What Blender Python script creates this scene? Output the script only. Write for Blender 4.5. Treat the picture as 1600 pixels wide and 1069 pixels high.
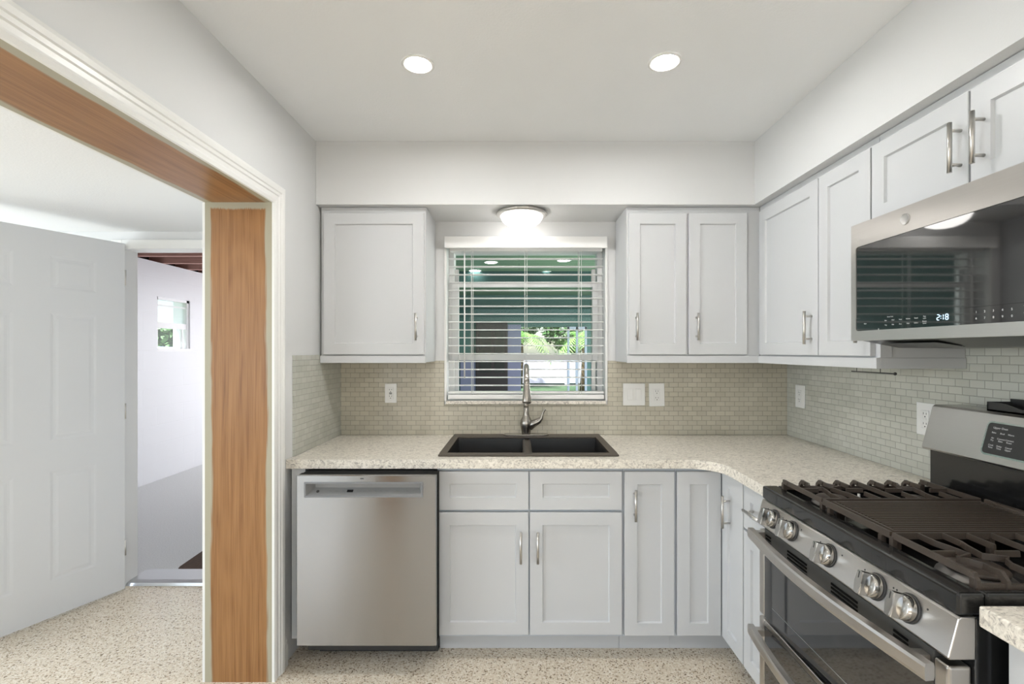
import bpy, bmesh, math, random
from mathutils import Vector, Matrix
for o in list(bpy.data.objects):
    bpy.data.objects.remove(o, do_unlink=True)
SC = bpy.context.scene
COL = SC.collection
random.seed(7)
PI = math.pi

# ------------------------------------------------------------------ camera
cam_data = bpy.data.cameras.new('camera')
cam_data.sensor_width = 36.0
cam_data.lens = 750 / 1600 * 36
cam_data.shift_x = -11 / 1600
cam_data.shift_y = 14.5 / 1600
cam_data.clip_start = 0.02
cam = bpy.data.objects.new('camera', cam_data)
COL.objects.link(cam)
cam.location = (0, 0, 1.40)
cam.rotation_euler = (PI / 2, 0, 0)
SC.camera = cam

# ------------------------------------------------------------------ sky, sun, daylight and fill lamps, exposure
SC.view_settings.view_transform = 'Standard'
SC.view_settings.look = 'None'
SC.view_settings.gamma = 1
SC.view_settings.use_curve_mapping = False
SC.view_settings.exposure = 0.37
W = bpy.data.worlds.new('world')
SC.world = W
W.use_nodes = True
wn = W.node_tree.nodes
sky = wn.new('ShaderNodeTexSky')
sky.sky_type = 'NISHITA'
sky.sun_disc = False
sky.sun_elevation = math.radians(48)
sky.sun_rotation = math.radians(200)
W.node_tree.links.new(sky.outputs[0], wn['Background'].inputs[0])
wn['Background'].inputs[1].default_value = 0.17

def sun(rot, energy):
    d = bpy.data.lights.new('sun', 'SUN'); d.energy = energy; d.angle = 0.01; d.color = (1, .985, .96)
    o = bpy.data.objects.new('sun', d); COL.objects.link(o); o.rotation_euler = rot
    return o
sun((math.radians(36), 0, math.radians(-30)), 20)

def area(name, loc, rot, sx, sy, power, color):
    d = bpy.data.lights.new(name, 'AREA'); d.shape = 'RECTANGLE'; d.size = sx; d.size_y = sy
    d.energy = power; d.color = color
    o = bpy.data.objects.new(name, d); COL.objects.link(o)
    o.location = loc; o.rotation_euler = rot
    return o
# added lamps out of view: daylight stand-ins and fills (area lamps face out of their -Z)
area('rear_daylight_fill', (0.2, -2.44, 1.45), (PI / 2, 0, 0), 2.2, 1.8, 8, (.94, .97, 1.0))  # soft fill added at the unseen rear opening
area('daylight_side_room_window', (-4.5, 0.4, 1.35), (PI / 2, 0, -PI / 2), 2.4, 1.3, 66, (.84, .92, 1.0))
area('side_room_rear_fill', (-3.08, -2.44, 1.3), (PI / 2, 0, 0), 1.44, 1.4, 20, (.86, .93, 1.0))  # added for a cool band in the dishwasher front; the wall here is solid
area('garage_floor_fill', (-2.7, 5.2, 2.34), (0, 0, 0), .3, 1.2, 11, (.97, .98, 1.0))  # unseen fill added to lift the garage floor
area('porch_side_fill', (3.1, 5.8, 1.3), (PI / 2, 0, PI / 2), 4.6, 1.6, 140, (1, 1, .97))  # added fill that brightens the porch from its unseen side
area('garage_far_fill', (-2.7, 7.9, 1.3), (PI / 2, 0, PI), 2.0, 2.0, 46, (.96, .96, 1.0))  # added fill for the garage walls; no door behind it

# ------------------------------------------------------------------ helpers
def tag(o, label=None, cat=None, group=None, kind=None):
    if label: o['label'] = label
    if cat: o['category'] = cat
    if group: o['group'] = group
    if kind: o['kind'] = kind
    return o

def thing(name, label, cat, loc=(0, 0, 0), rz=0.0, group=None):
    o = bpy.data.objects.new(name, None)
    o.empty_display_size = 0.05
    COL.objects.link(o); o.location = loc; o.rotation_euler = (0, 0, rz)
    WM[o.name] = Matrix.Translation(Vector(loc)) @ Matrix.Rotation(rz, 4, 'Z')
    return tag(o, label, cat, group)
WM = {}

class MB:
    """collects shapes in world space (through self.M) and links them as ONE mesh object"""
    def __init__(self, M=None):
        self.bm = bmesh.new(); self.M = M or Matrix.Identity(4); self.smooth = False
    def _v(self, p):
        return self.bm.verts.new(self.M @ Vector(p))
    def box(self, x0, x1, y0, y1, z0, z1, bev=0.0, seg=2):
        if x0 > x1: x0, x1 = x1, x0
        if y0 > y1: y0, y1 = y1, y0
        if z0 > z1: z0, z1 = z1, z0
        v = [self._v(p) for p in ((x0, y0, z0), (x1, y0, z0), (x1, y1, z0), (x0, y1, z0), (x0, y0, z1), (x1, y0, z1), (x1, y1, z1), (x0, y1, z1))]
        fs = [self.bm.faces.new([v[i] for i in f]) for f in ((0, 3, 2, 1), (4, 5, 6, 7), (0, 1, 5, 4), (1, 2, 6, 5), (2, 3, 7, 6), (3, 0, 4, 7))]
        if bev > 0:
            es = list({e for f in fs for e in f.edges})
            bmesh.ops.bevel(self.bm, geom=es, offset=bev, segments=seg, profile=0.5, affect='EDGES')
        return self
    def prism(self, pts, axis, a0, a1, bev=0.0, seg=2, close=True):
        """pts 2D polygon; axis 'x': (y,z), 'y': (x,z), 'z': (x,y)"""
        def P(p, a):
            return {'x': (a, p[0], p[1]), 'y': (p[0], a, p[1]), 'z': (p[0], p[1], a)}[axis]
        A = [self._v(P(p, a0)) for p in pts]; B = [self._v(P(p, a1)) for p in pts]
        n = len(pts); fs = [self.bm.faces.new(A), self.bm.faces.new(B[::-1])]
        for i in range(n):
            j = (i + 1) % n
            fs.append(self.bm.faces.new((A[j], A[i], B[i], B[j])))
        if bev > 0:
            es = list({e for f in fs[:2] for e in f.edges})
            bmesh.ops.bevel(self.bm, geom=es, offset=bev, segments=seg, profile=0.5, affect='EDGES')
        return self
    def tube(self, pts, rad, n=12, caps=True):
        pts = [Vector(p) for p in pts]; m = len(pts)
        if not hasattr(rad, '__len__'): rad = [rad] * m
        rings = []; up = None
        for i in range(m):
            t = (pts[min(i + 1, m - 1)] - pts[max(i - 1, 0)]).normalized()
            if up is None:
                up = Vector((0, 0, 1)) if abs(t.z) < .9 else Vector((1, 0, 0))
            s = t.cross(up).normalized(); up = s.cross(t).normalized()
            rings.append([self._v(pts[i] + (s * math.cos(a) + up * math.sin(a)) * rad[i]) for a in [2 * PI * k / n for k in range(n)]])
        for i in range(m - 1):
            for k in range(n):
                l = (k + 1) % n
                f = self.bm.faces.new((rings[i][k], rings[i][l], rings[i + 1][l], rings[i + 1][k])); f.smooth = True
        if caps:
            self.bm.faces.new(rings[0][::-1]); self.bm.faces.new(rings[-1])
        return self
    def sweep(self, pts, sec, up=(0, 0, 1)):
        """rectangular or any 2D section (side, up) swept along pts"""
        pts = [Vector(p) for p in pts]; m = len(pts); up = Vector(up); rings = []
        for i in range(m):
            t = (pts[min(i + 1, m - 1)] - pts[max(i - 1, 0)]).normalized()
            s = t.cross(up).normalized(); u = s.cross(t).normalized()
            rings.append([self._v(pts[i] + s * a + u * b) for a, b in sec])
        n = len(sec)
        for i in range(m - 1):
            for k in range(n):
                l = (k + 1) % n
                self.bm.faces.new((rings[i][k], rings[i][l], rings[i + 1][l], rings[i + 1][k]))
        self.bm.faces.new(rings[0][::-1]); self.bm.faces.new(rings[-1])
        return self
    def lathe(self, prof, c=(0, 0, 0), axis='z', n=32, cap=True):
        """prof: (r, h) list round an axis through c"""
        rings = []
        for r, h in prof:
            ring = []
            for k in range(n):
                a = 2 * PI * k / n; p, q = r * math.cos(a), r * math.sin(a)
                d = {'z': (p, q, h), 'x': (h, p, q), 'y': (q, h, p)}[axis]
                ring.append(self._v((c[0] + d[0], c[1] + d[1], c[2] + d[2])))
            rings.append(ring)
        for i in range(len(rings) - 1):
            for k in range(n):
                l = (k + 1) % n
                f = self.bm.faces.new((rings[i][k], rings[i][l], rings[i + 1][l], rings[i + 1][k])); f.smooth = True
        if cap:
            self.bm.faces.new(rings[0][::-1]); self.bm.faces.new(rings[-1])
        return self
    def poly(self, pts):
        self.bm.faces.new([self._v(p) for p in pts]); return self
    def build(self, name, mat, parent=None):
        bm = self.bm
        bmesh.ops.recalc_face_normals(bm, faces=bm.faces)
        me = bpy.data.meshes.new(name)
        if parent is not None:
            bm.transform(WM[parent.name].inverted())
        bm.to_mesh(me); bm.free()
        me.materials.append(mat)
        o = bpy.data.objects.new(name, me); COL.objects.link(o)
        if parent is not None:
            o.parent = parent; WM[o.name] = WM[parent.name]
        else:
            WM[o.name] = Matrix.Identity(4)
        return o

def text_mesh(txt, size, M, name, mat, parent, extrude=0.0003, width=None):
    """flat lettering; M maps its local x (reading), y (up), z (out) to the world"""
    cu = bpy.data.curves.new('lettering', 'FONT'); cu.body = txt; cu.size = size; cu.extrude = extrude
    cu.align_x = 'CENTER'; cu.align_y = 'CENTER'; cu.resolution_u = 3
    ob = bpy.data.objects.new('lettering', cu)
    COL.objects.link(ob)
    bpy.context.view_layer.update()
    me = bpy.data.meshes.new_from_object(ob.evaluated_get(bpy.context.evaluated_depsgraph_get()))
    bpy.data.objects.remove(ob, do_unlink=True)
    me.transform(WM[parent.name].inverted() @ M)
    me.materials.clear(); me.materials.append(mat)
    o = bpy.data.objects.new(name, me); COL.objects.link(o); o.parent = parent; WM[o.name] = WM[parent.name]
    return o

# ------------------------------------------------------------------ materials
MT = {}
def new_mat(name):
    m = bpy.data.materials.new(name); m.use_nodes = True; MT[name] = m
    return m, m.node_tree.nodes, m.node_tree.links, m.node_tree.nodes['Principled BSDF']

def N(nt, t, **kw):
    n = nt.nodes.new(t)
    for k, v in kw.items():
        if k in n.inputs: n.inputs[k].default_value = v
        else: setattr(n, k, v)
    return n

def plain(name, col, rough=.5, metal=0.0, bump=0.0, bscale=200, spec=.5, var=0.0, vscale=3, coat=0.0, stretch=None):
    m, ns, ls, b = new_mat(name); nt = m.node_tree
    b.inputs['Base Color'].default_value = (*col, 1); b.inputs['Roughness'].default_value = rough
    b.inputs['Metallic'].default_value = metal; b.inputs['Specular IOR Level'].default_value = spec
    b.inputs['Coat Weight'].default_value = coat
    tc = N(nt, 'ShaderNodeTexCoord'); src = tc.outputs['Object']
    if stretch:
        mp = N(nt, 'ShaderNodeMapping'); mp.inputs['Scale'].default_value = stretch
        ls.new(src, mp.inputs[0]); src = mp.outputs[0]
    if bump:
        nz = N(nt, 'ShaderNodeTexNoise', Scale=bscale, Detail=3.0); ls.new(src, nz.inputs['Vector'])
        bp = N(nt, 'ShaderNodeBump', Strength=bump, Distance=.002)
        ls.new(nz.outputs[0], bp.inputs['Height']); ls.new(bp.outputs[0], b.inputs['Normal'])
    if var:
        nz = N(nt, 'ShaderNodeTexNoise', Scale=vscale, Detail=4.0); ls.new(src, nz.inputs['Vector'])
        mx = N(nt, 'ShaderNodeMix', data_type='RGBA')
        mx.inputs[6].default_value = (*[c * (1 - var) for c in col], 1); mx.inputs[7].default_value = (*[min(1, c * (1 + var)) for c in col], 1)
        ls.new(nz.outputs[0], mx.inputs[0]); ls.new(mx.outputs[2], b.inputs['Base Color'])
    return m

WALL = plain('wall_paint', (.715, .72, .72), .6, bump=.12, bscale=180, var=.01)
CEIL = plain('ceiling_paint', (.86, .875, .885), .7, bump=.35, bscale=130, var=.01)
TRIM = plain('trim_paint', (.83, .83, .81), .35, var=.01)
CAB = plain('cabinet_paint', (.60, .61, .62), .38, var=.008)
RAILM = plain('cabinet_box_paint', (.56, .60, .65), .4, var=.01)
HANDLE = plain('brushed_nickel', (.60, .58, .55), .3, 1.0, bump=.05, bscale=400)
CHROME = plain('polished_metal', (.75, .74, .72), .12, 1.0, var=.02)
def stainless(name, col, rough, axis):
    st = {'x': (4, 300, 300), 'y': (300, 4, 300), 'z': (300, 300, 4)}[axis]
    m = plain(name, col, rough, 1.0, bump=.008, bscale=1.0, stretch=st, var=.03, vscale=1.0)
    m.node_tree.nodes['Principled BSDF'].inputs['Anisotropic'].default_value = .85
    m.node_tree.nodes['Principled BSDF'].inputs['Anisotropic Rotation'].default_value = .25 if axis == 'x' else 0
    return m
STEEL = stainless('stainless_steel', (.52, .50, .475), .30, 'y')
STEELX = stainless('stainless_steel_front', (.39, .392, .40), .20, 'x')
FAUC = plain('faucet_nickel', (.42, .395, .36), .27, 1.0, var=.04, vscale=30)
BLACK = plain('black_enamel', (.012, .012, .012), .16, coat=.3, var=.1)
BLKPL = plain('black_plastic', (.03, .03, .03), .42, var=.15, vscale=20)
BLGLASS = plain('dark_glass', (.012, .012, .013), .04, spec=.8, coat=.5, var=.05)
IRON = plain('cast_iron', (.062, .047, .037), .42, bump=.3, bscale=500, var=.15, vscale=40)
SINK = plain('bronze_composite', (.07, .055, .042), .45, bump=.2, bscale=700, var=.25, vscale=300)
KNOBM = plain('knob_metal', (.50, .49, .47), .17, 1.0, var=.02)
VENTM = plain('charcoal_metal', (.055, .055, .052), .5, var=.1)
SINK_SHADED = plain('shaded_composite_bowl', (.013, .012, .011), .35, bump=.15, bscale=700, var=.2, vscale=300)  # same composite as the rim, coloured darker for the shade inside the bowls
PLATE = plain('white_plastic', (.84, .84, .82), .3, var=.01)
SLOT = plain('dark_slot', (.03, .03, .03), .5, var=.1)
BLIND = plain('blind_white', (.86, .86, .85), .4, var=.01)
WINF = plain('window_vinyl', (.82, .82, .82), .4, var=.01)
DOORP = plain('door_paint', (.74, .75, .765), .45, bump=.05, bscale=60, var=.01)
CORD = plain('cord_white', (.8, .8, .78), .7, var=.02)
WHITEINK = plain('white_ink', (.75, .75, .75), .5, var=.02)
GREYINK = plain('grey_ink', (.18, .18, .18), .5, var=.02)
GREYMET = plain('aluminium', (.55, .56, .57), .35, 1.0, bump=.05, bscale=300)
CARPET = plain('grey_floor', (.60, .61, .61), .95, bump=.9, bscale=220, var=.35, vscale=160)
BROWN = plain('brown_mat', (.055, .03, .018), .95, bump=1.0, bscale=200, var=.5, vscale=60)
RAFTER = plain('stained_rafter', (.52, .30, .25), .7, var=.3, vscale=6, stretch=(1, 12, 12))
RAFTER_L = plain('pale_lath', (.62, .56, .50), .7, var=.1)
ROOFD = plain('roof_deck', (.045, .025, .022), .8, var=.3)
TEAL = plain('teal_paint', (.09, .19, .18), .6, var=.12, vscale=2)
TEALD = plain('deep_teal_paint', (.045, .115, .115), .55, var=.15)
BROWND = plain('dark_brown_door', (.05, .04, .045), .4, var=.15)
LILAC = plain('pale_lilac_paint', (.26, .27, .42), .5, var=.05)
GRASS = plain('grass', (.03, .065, .025), .95, bump=1, bscale=60, var=.4, vscale=20)
FENCEM = plain('white_vinyl', (.25, .26, .31), .5, var=.02)
CONC = plain('concrete', (.42, .42, .41), .8, var=.1)
LEAF = plain('leaf_green', (.045, .11, .03), .55, var=.5, vscale=7)
LEAFL = plain('palm_green', (.16, .32, .08), .5, var=.5, vscale=5)
BARK = plain('bark', (.12, .08, .05), .9, bump=1, bscale=30, var=.3)
CARP = plain('car_paint', (.50, .56, .78), .2, coat=1.0, var=.02)
RUBBER = plain('rubber', (.02, .02, .02), .8, var=.1)

def emis(name, col, s, base=(.9, .9, .9)):
    m, ns, ls, b = new_mat(name)
    b.inputs['Base Color'].default_value = (*base, 1)
    b.inputs['Emission Color'].default_value = (*col, 1); b.inputs['Emission Strength'].default_value = s
    return m
LENS = emis('lit_lens', (1, .985, .965), 240)
DOME = emis('lit_dome', (1, .97, .93), 7)
PLENS = emis('porch_lens', (1, .97, .92), 14)
DIGIT = emis('lit_digits', (.55, .8, 1), 2.0, (.1, .1, .1))

def glass():
    m, ns, ls, b = new_mat('window_glass')
    nt = m.node_tree; ns.remove(b)
    fc = N(nt, 'ShaderNodeLayerWeight', Blend=.5); pw = N(nt, 'ShaderNodeMath', operation='POWER'); pw.inputs[1].default_value = 4.0
    ls.new(fc.outputs['Facing'], pw.inputs[0]); fr = N(nt, 'ShaderNodeMath', operation='MULTIPLY_ADD'); fr.inputs[1].default_value = .45; fr.inputs[2].default_value = .012
    ls.new(pw.outputs[0], fr.inputs[0]); tr = N(nt, 'ShaderNodeBsdfTransparent'); gl_ = N(nt, 'ShaderNodeBsdfGlossy', Roughness=.0)
    tr.inputs[0].default_value = (.95, .98, .96, 1)
    mx = N(nt, 'ShaderNodeMixShader'); ls.new(fr.outputs[0], mx.inputs[0]); ls.new(tr.outputs[0], mx.inputs[1]); ls.new(gl_.outputs[0], mx.inputs[2])
    ls.new(mx.outputs[0], ns['Material Output'].inputs[0])
    return m
GLASS = glass()

def tile(name, axis, c1, c2, grout):
    m, ns, ls, b = new_mat(name); nt = m.node_tree
    tc = N(nt, 'ShaderNodeTexCoord'); sp = N(nt, 'ShaderNodeSeparateXYZ'); cb = N(nt, 'ShaderNodeCombineXYZ')
    ls.new(tc.outputs['Object'], sp.inputs[0])
    ls.new(sp.outputs['X' if axis == 'x' else 'Y'], cb.inputs[0]); ls.new(sp.outputs['Z'], cb.inputs[1])
    br = N(nt, 'ShaderNodeTexBrick', Scale=1.0, offset=.5)
    br.inputs['Brick Width'].default_value = .0545; br.inputs['Row Height'].default_value = .0277
    br.inputs['Mortar Size'].default_value = .0015; br.inputs['Mortar Smooth'].default_value = .3; br.inputs['Bias'].default_value = 0
    br.inputs['Color1'].default_value = (*c1, 1); br.inputs['Color2'].default_value = (*c2, 1); br.inputs['Mortar'].default_value = (*grout, 1)
    ls.new(cb.outputs[0], br.inputs['Vector'])
    nz = N(nt, 'ShaderNodeTexNoise', Scale=6.0); ls.new(tc.outputs['Object'], nz.inputs['Vector'])
    mx = N(nt, 'ShaderNodeMix', data_type='RGBA', blend_type='SOFT_LIGHT'); mx.inputs[0].default_value = .25
    ls.new(br.outputs[0], mx.inputs[6]); ls.new(nz.outputs[0], mx.inputs[7]); ls.new(mx.outputs[2], b.inputs['Base Color'])
    bp = N(nt, 'ShaderNodeBump', Strength=.5, Distance=.0015, invert=True)
    ls.new(br.outputs['Fac'], bp.inputs['Height']); ls.new(bp.outputs[0], b.inputs['Normal'])
    mr = N(nt, 'ShaderNodeMapRange'); mr.inputs[3].default_value = .2; mr.inputs[4].default_value = .7
    ls.new(br.outputs['Fac'], mr.inputs[0]); ls.new(mr.outputs[0], b.inputs['Roughness'])
    return m
TILEX = tile('glass_mosaic_back', 'x', (.52, .485, .395), (.58, .545, .445), (.32, .30, .245))
TILEY = tile('glass_mosaic_side', 'y', (.51, .515, .455), (.57, .575, .515), (.34, .335, .295))

def terrazzo():
    m, ns, ls, b = new_mat('terrazzo'); nt = m.node_tree
    tc = N(nt, 'ShaderNodeTexCoord'); s = tc.outputs['Object']
    v = N(nt, 'ShaderNodeTexVoronoi', Scale=170.0); ls.new(s, v.inputs['Vector'])
    sep = N(nt, 'ShaderNodeSeparateColor'); ls.new(v.outputs['Color'], sep.inputs[0])
    r = N(nt, 'ShaderNodeValToRGB'); r.color_ramp.interpolation = 'CONSTANT'
    e = r.color_ramp.elements; e[0].position = 0; e[0].color = (.26, .20, .14, 1); e[1].position = .05; e[1].color = (.44, .35, .25, 1)
    for p, c in ((.13, (.68, .58, .45)), (.45, (.74, .66, .53)), (.72, (.80, .73, .62)), (.90, (.62, .53, .41))):
        x = e.new(p); x.color = (*c, 1)
    ls.new(sep.outputs[0], r.inputs[0])
    n2 = N(nt, 'ShaderNodeTexNoise', Scale=260.0, Detail=2.0); ls.new(s, n2.inputs['Vector'])
    r2 = N(nt, 'ShaderNodeValToRGB'); r2.color_ramp.elements[0].position = .30; r2.color_ramp.elements[1].position = .40
    r2.color_ramp.elements[0].color = (.38, .32, .25, 1); r2.color_ramp.elements[1].color = (1, 1, 1, 1)
    ls.new(n2.outputs[0], r2.inputs[0])
    mx = N(nt, 'ShaderNodeMix', data_type='RGBA', blend_type='MULTIPLY'); mx.inputs[0].default_value = .8
    ls.new(r.outputs[0], mx.inputs[6]); ls.new(r2.outputs[0], mx.inputs[7]); ls.new(mx.outputs[2], b.inputs['Base Color'])
    b.inputs['Roughness'].default_value = .16
    return m
TERR = terrazzo()

def quartz():
    m, ns, ls, b = new_mat('speckled_counter'); nt = m.node_tree
    tc = N(nt, 'ShaderNodeTexCoord'); mp = N(nt, 'ShaderNodeMapping'); mp.inputs['Scale'].default_value = (.8, 1.15, 1)
    ls.new(tc.outputs['Object'], mp.inputs[0])
    a = N(nt, 'ShaderNodeTexNoise', Scale=75.0, Detail=6.0, Roughness=.7, Distortion=1.2); ls.new(mp.outputs[0], a.inputs['Vector'])
    r = N(nt, 'ShaderNodeValToRGB'); e = r.color_ramp.elements
    e[0].position = .34; e[0].color = (.32, .29, .26, 1); e[1].position = .66; e[1].color = (.92, .87, .79, 1)
    for p, c in ((.42, (.56, .515, .45)), (.49, (.75, .70, .61)), (.57, (.84, .79, .70))):
        x = e.new(p); x.color = (*c, 1)
    ls.new(a.outputs[0], r.inputs[0]); ls.new(r.outputs[0], b.inputs['Base Color'])
    b.inputs['Roughness'].default_value = .3
    return m
QUARTZ = quartz()

def oak(name, across, along, lo, hi, ztop=None):
    """stained oak face whose ragged edges still wear grey-green primer; across/along are axis names"""
    m, ns, ls, b = new_mat(name); nt = m.node_tree
    tc = N(nt, 'ShaderNodeTexCoord'); sp = N(nt, 'ShaderNodeSeparateXYZ'); ls.new(tc.outputs['Object'], sp.inputs[0])
    U, V = sp.outputs[across], sp.outputs[along]
    sc = {'X': 0, 'Y': 1, 'Z': 2}
    S = [60.0, 60.0, 60.0]; S[sc[along]] = 1.3
    mp = N(nt, 'ShaderNodeMapping'); mp.inputs['Scale'].default_value = S; ls.new(tc.outputs['Object'], mp.inputs[0])
    n1 = N(nt, 'ShaderNodeTexNoise', Scale=1.0, Detail=5.0, Roughness=.6, Distortion=.5); ls.new(mp.outputs[0], n1.inputs['Vector'])
    S2 = [260.0] * 3; S2[sc[along]] = 5.0
    mp2 = N(nt, 'ShaderNodeMapping'); mp2.inputs['Scale'].default_value = S2; ls.new(tc.outputs['Object'], mp2.inputs[0])
    n2 = N(nt, 'ShaderNodeTexNoise', Scale=1.0, Detail=2.0); ls.new(mp2.outputs[0], n2.inputs['Vector'])
    S4 = [5.5] * 3; S4[sc[along]] = .8
    mp4 = N(nt, 'ShaderNodeMapping'); mp4.inputs['Scale'].default_value = S4; ls.new(tc.outputs['Object'], mp4.inputs[0])
    n4 = N(nt, 'ShaderNodeTexNoise', Scale=1.0, Detail=1.0); ls.new(mp4.outputs[0], n4.inputs['Vector'])
    rg = N(nt, 'ShaderNodeMath', operation='MULTIPLY'); rg.inputs[1].default_value = 60.0; ls.new(n4.outputs[0], rg.inputs[0])
    sn = N(nt, 'ShaderNodeMath', operation='SINE'); ls.new(rg.outputs[0], sn.inputs[0])
    sm = N(nt, 'ShaderNodeMath', operation='MULTIPLY_ADD'); sm.inputs[1].default_value = .05; ls.new(sn.outputs[0], sm.inputs[0]); ls.new(n1.outputs[0], sm.inputs[2])
    ad = N(nt, 'ShaderNodeMath', operation='MULTIPLY_ADD'); ad.inputs[1].default_value = .62
    ls.new(n2.outputs[0], ad.inputs[0]); ls.new(sm.outputs[0], ad.inputs[2])
    r = N(nt, 'ShaderNodeValToRGB'); e = r.color_ramp.elements
    e[0].position = .50; e[0].color = (.17, .070, .020, 1); e[1].position = 1.05; e[1].color = (.36, .18, .065, 1)
    x = e.new(.72); x.color = (.275, .128, .042, 1)
    ls.new(ad.outputs[0], r.inputs[0])
    # distance from the edges
    def math_(op, *a):
        n = N(nt, 'ShaderNodeMath', operation=op)
        for i, v in enumerate(a):
            if isinstance(v, (int, float)): n.inputs[i].default_value = v
            else: ls.new(v, n.inputs[i])
        return n.outputs[0]
    d = math_('MINIMUM', math_('SUBTRACT', U, lo), math_('SUBTRACT', hi, U))
    if ztop is not None: d = math_('MINIMUM', d, math_('SUBTRACT', ztop, V))
    S3 = [5.0] * 3; S3[sc[along]] = 3.0
    mp3 = N(nt, 'ShaderNodeMapping'); mp3.inputs['Scale'].default_value = S3; ls.new(tc.outputs['Object'], mp3.inputs[0])
    n3 = N(nt, 'ShaderNodeTexNoise', Scale=1.0, Detail=2.5); ls.new(mp3.outputs[0], n3.inputs['Vector'])
    dd = math_('ADD', d, math_('MULTIPLY', math_('SUBTRACT', n3.outputs[0], .5), .04))
    dd = math_('ADD', dd, math_('MULTIPLY', math_('SUBTRACT', n2.outputs[0], .5), .02))
    mr = N(nt, 'ShaderNodeMapRange'); mr.inputs[1].default_value = .022; mr.inputs[2].default_value = .030
    ls.new(dd, mr.inputs[0])
    mx = N(nt, 'ShaderNodeMix', data_type='RGBA'); mx.inputs[6].default_value = (.40, .375, .28, 1)
    ls.new(mr.outputs[0], mx.inputs[0]); ls.new(r.outputs[0], mx.inputs[7]); ls.new(mx.outputs[2], b.inputs['Base Color'])
    b.inputs['Roughness'].default_value = .38
    return m

def block_wall():
    m, ns, ls, b = new_mat('painted_block'); nt = m.node_tree
    b.inputs['Base Color'].default_value = (.82, .83, .85, 1); b.inputs['Roughness'].default_value = .6
    tc = N(nt, 'ShaderNodeTexCoord'); sp = N(nt, 'ShaderNodeSeparateXYZ'); cb = N(nt, 'ShaderNodeCombineXYZ')
    ls.new(tc.outputs['Object'], sp.inputs[0]); ls.new(sp.outputs['Y'], cb.inputs[0]); ls.new(sp.outputs['Z'], cb.inputs[1])
    br = N(nt, 'ShaderNodeTexBrick', Scale=1.0)
    br.inputs['Brick Width'].default_value = .40; br.inputs['Row Height'].default_value = .20; br.inputs['Mortar Size'].default_value = .006; br.inputs['Mortar Smooth'].default_value = .6
    ls.new(cb.outputs[0], br.inputs['Vector'])
    bp = N(nt, 'ShaderNodeBump', Strength=.22, Distance=.004, invert=True)
    ls.new(br.outputs['Fac'], bp.inputs['Height']); ls.new(bp.outputs[0], b.inputs['Normal'])
    return m
BLOCK = block_wall()

def boards():
    m, ns, ls, b = new_mat('green_boards'); nt = m.node_tree
    tc = N(nt, 'ShaderNodeTexCoord'); sp = N(nt, 'ShaderNodeSeparateXYZ'); cb = N(nt, 'ShaderNodeCombineXYZ')
    ls.new(tc.outputs['Object'], sp.inputs[0]); ls.new(sp.outputs['X'], cb.inputs[0]); ls.new(sp.outputs['Y'], cb.inputs[1])
    br = N(nt, 'ShaderNodeTexBrick', Scale=1.0)
    br.inputs['Brick Width'].default_value = 3.2; br.inputs['Row Height'].default_value = .14; br.inputs['Mortar Size'].default_value = .006
    br.inputs['Color1'].default_value = (.19, .30, .20, 1); br.inputs['Color2'].default_value = (.215, .335, .22, 1); br.inputs['Mortar'].default_value = (.09, .17, .11, 1)
    ls.new(cb.outputs[0], br.inputs['Vector']); ls.new(br.outputs[0], b.inputs['Base Color'])
    b.inputs['Roughness'].default_value = .4
    return m
GREENB = boards()

# ------------------------------------------------------------------ room shell
XL, XR, YB = -1.045, 1.568, 2.80          # kitchen: left wall, right wall, back wall
XJ = -1.329                                # far face of the thick left wall
YR = -2.55                                 # rear wall behind the camera
ZC = 2.48; ZS = 2.155                      # ceiling, soffit underside
WX0, WX1, WZ0, WZ1 = -.423, .503, 1.112, 2.03   # kitchen window opening

def struct(o, label):
    return tag(o, label, kind='structure')
struct(MB().box(-4.6, XR + .2, YR - .1, 2.86, -.12, 0).build('floor', TERR), 'speckled cream terrazzo floor of the kitchen and side room')
struct(MB().box(XJ - .001, XR + .2, YR - .1, 3.0, ZC, ZC + .12).build('ceiling', CEIL), 'white kitchen ceiling with two recessed lights')
wb = MB()
wb.box(XL - .25, WX0, YB, 3.0, 0, ZC); wb.box(WX1, XR + .15, YB, 3.0, 0, ZC)
wb.box(WX0, WX1, YB, 3.0, 0, WZ0); wb.box(WX0, WX1, YB, 3.0, WZ1, ZC)
struct(wb.build('wall_back', WALL), 'off-white kitchen wall around the sink window')
struct(MB().box(XR, XR + .15, YR, YB, 0, ZC).build('wall_right', WALL), 'off-white kitchen wall behind the range')
OY0, OY1, OZ = -.35, 2.03, 2.03            # cased opening in the left wall
wl = MB()
wl.box(XJ, XL, OY1 + .018, YB, 0, ZC); wl.box(XJ, XL, OY0 - .018, OY1 + .018, OZ + .018, ZC); wl.box(XJ, XL, YR, OY0 - .018, 0, ZC)
struct(wl.build('wall_left', WALL), 'thick white wall with the wide wood-lined opening')
wr = MB()
wr.box(XJ, -.9, YR - .12, YR, 0, ZC); wr.box(1.3, XR + .15, YR - .12, YR, 0, ZC)
wr.box(-.9, 1.3, YR - .12, YR, 2.2, ZC)
struct(wr.build('wall_rear', WALL), 'kitchen wall behind the camera with a wide window')
# soffit over the wall cabinets (L shaped)
sf = MB()
sf.prism([(XL + .0005, YB - .0005), (XR - .0005, YB - .0005), (XR - .0005, YR + .001), (1.212, YR + .001), (1.212, 2.468), (XL + .0005, 2.468)], 'z', ZS, ZC - .0005)
struct(sf.build('soffit', WALL), 'boxed white soffit above the wall cabinets')

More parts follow.
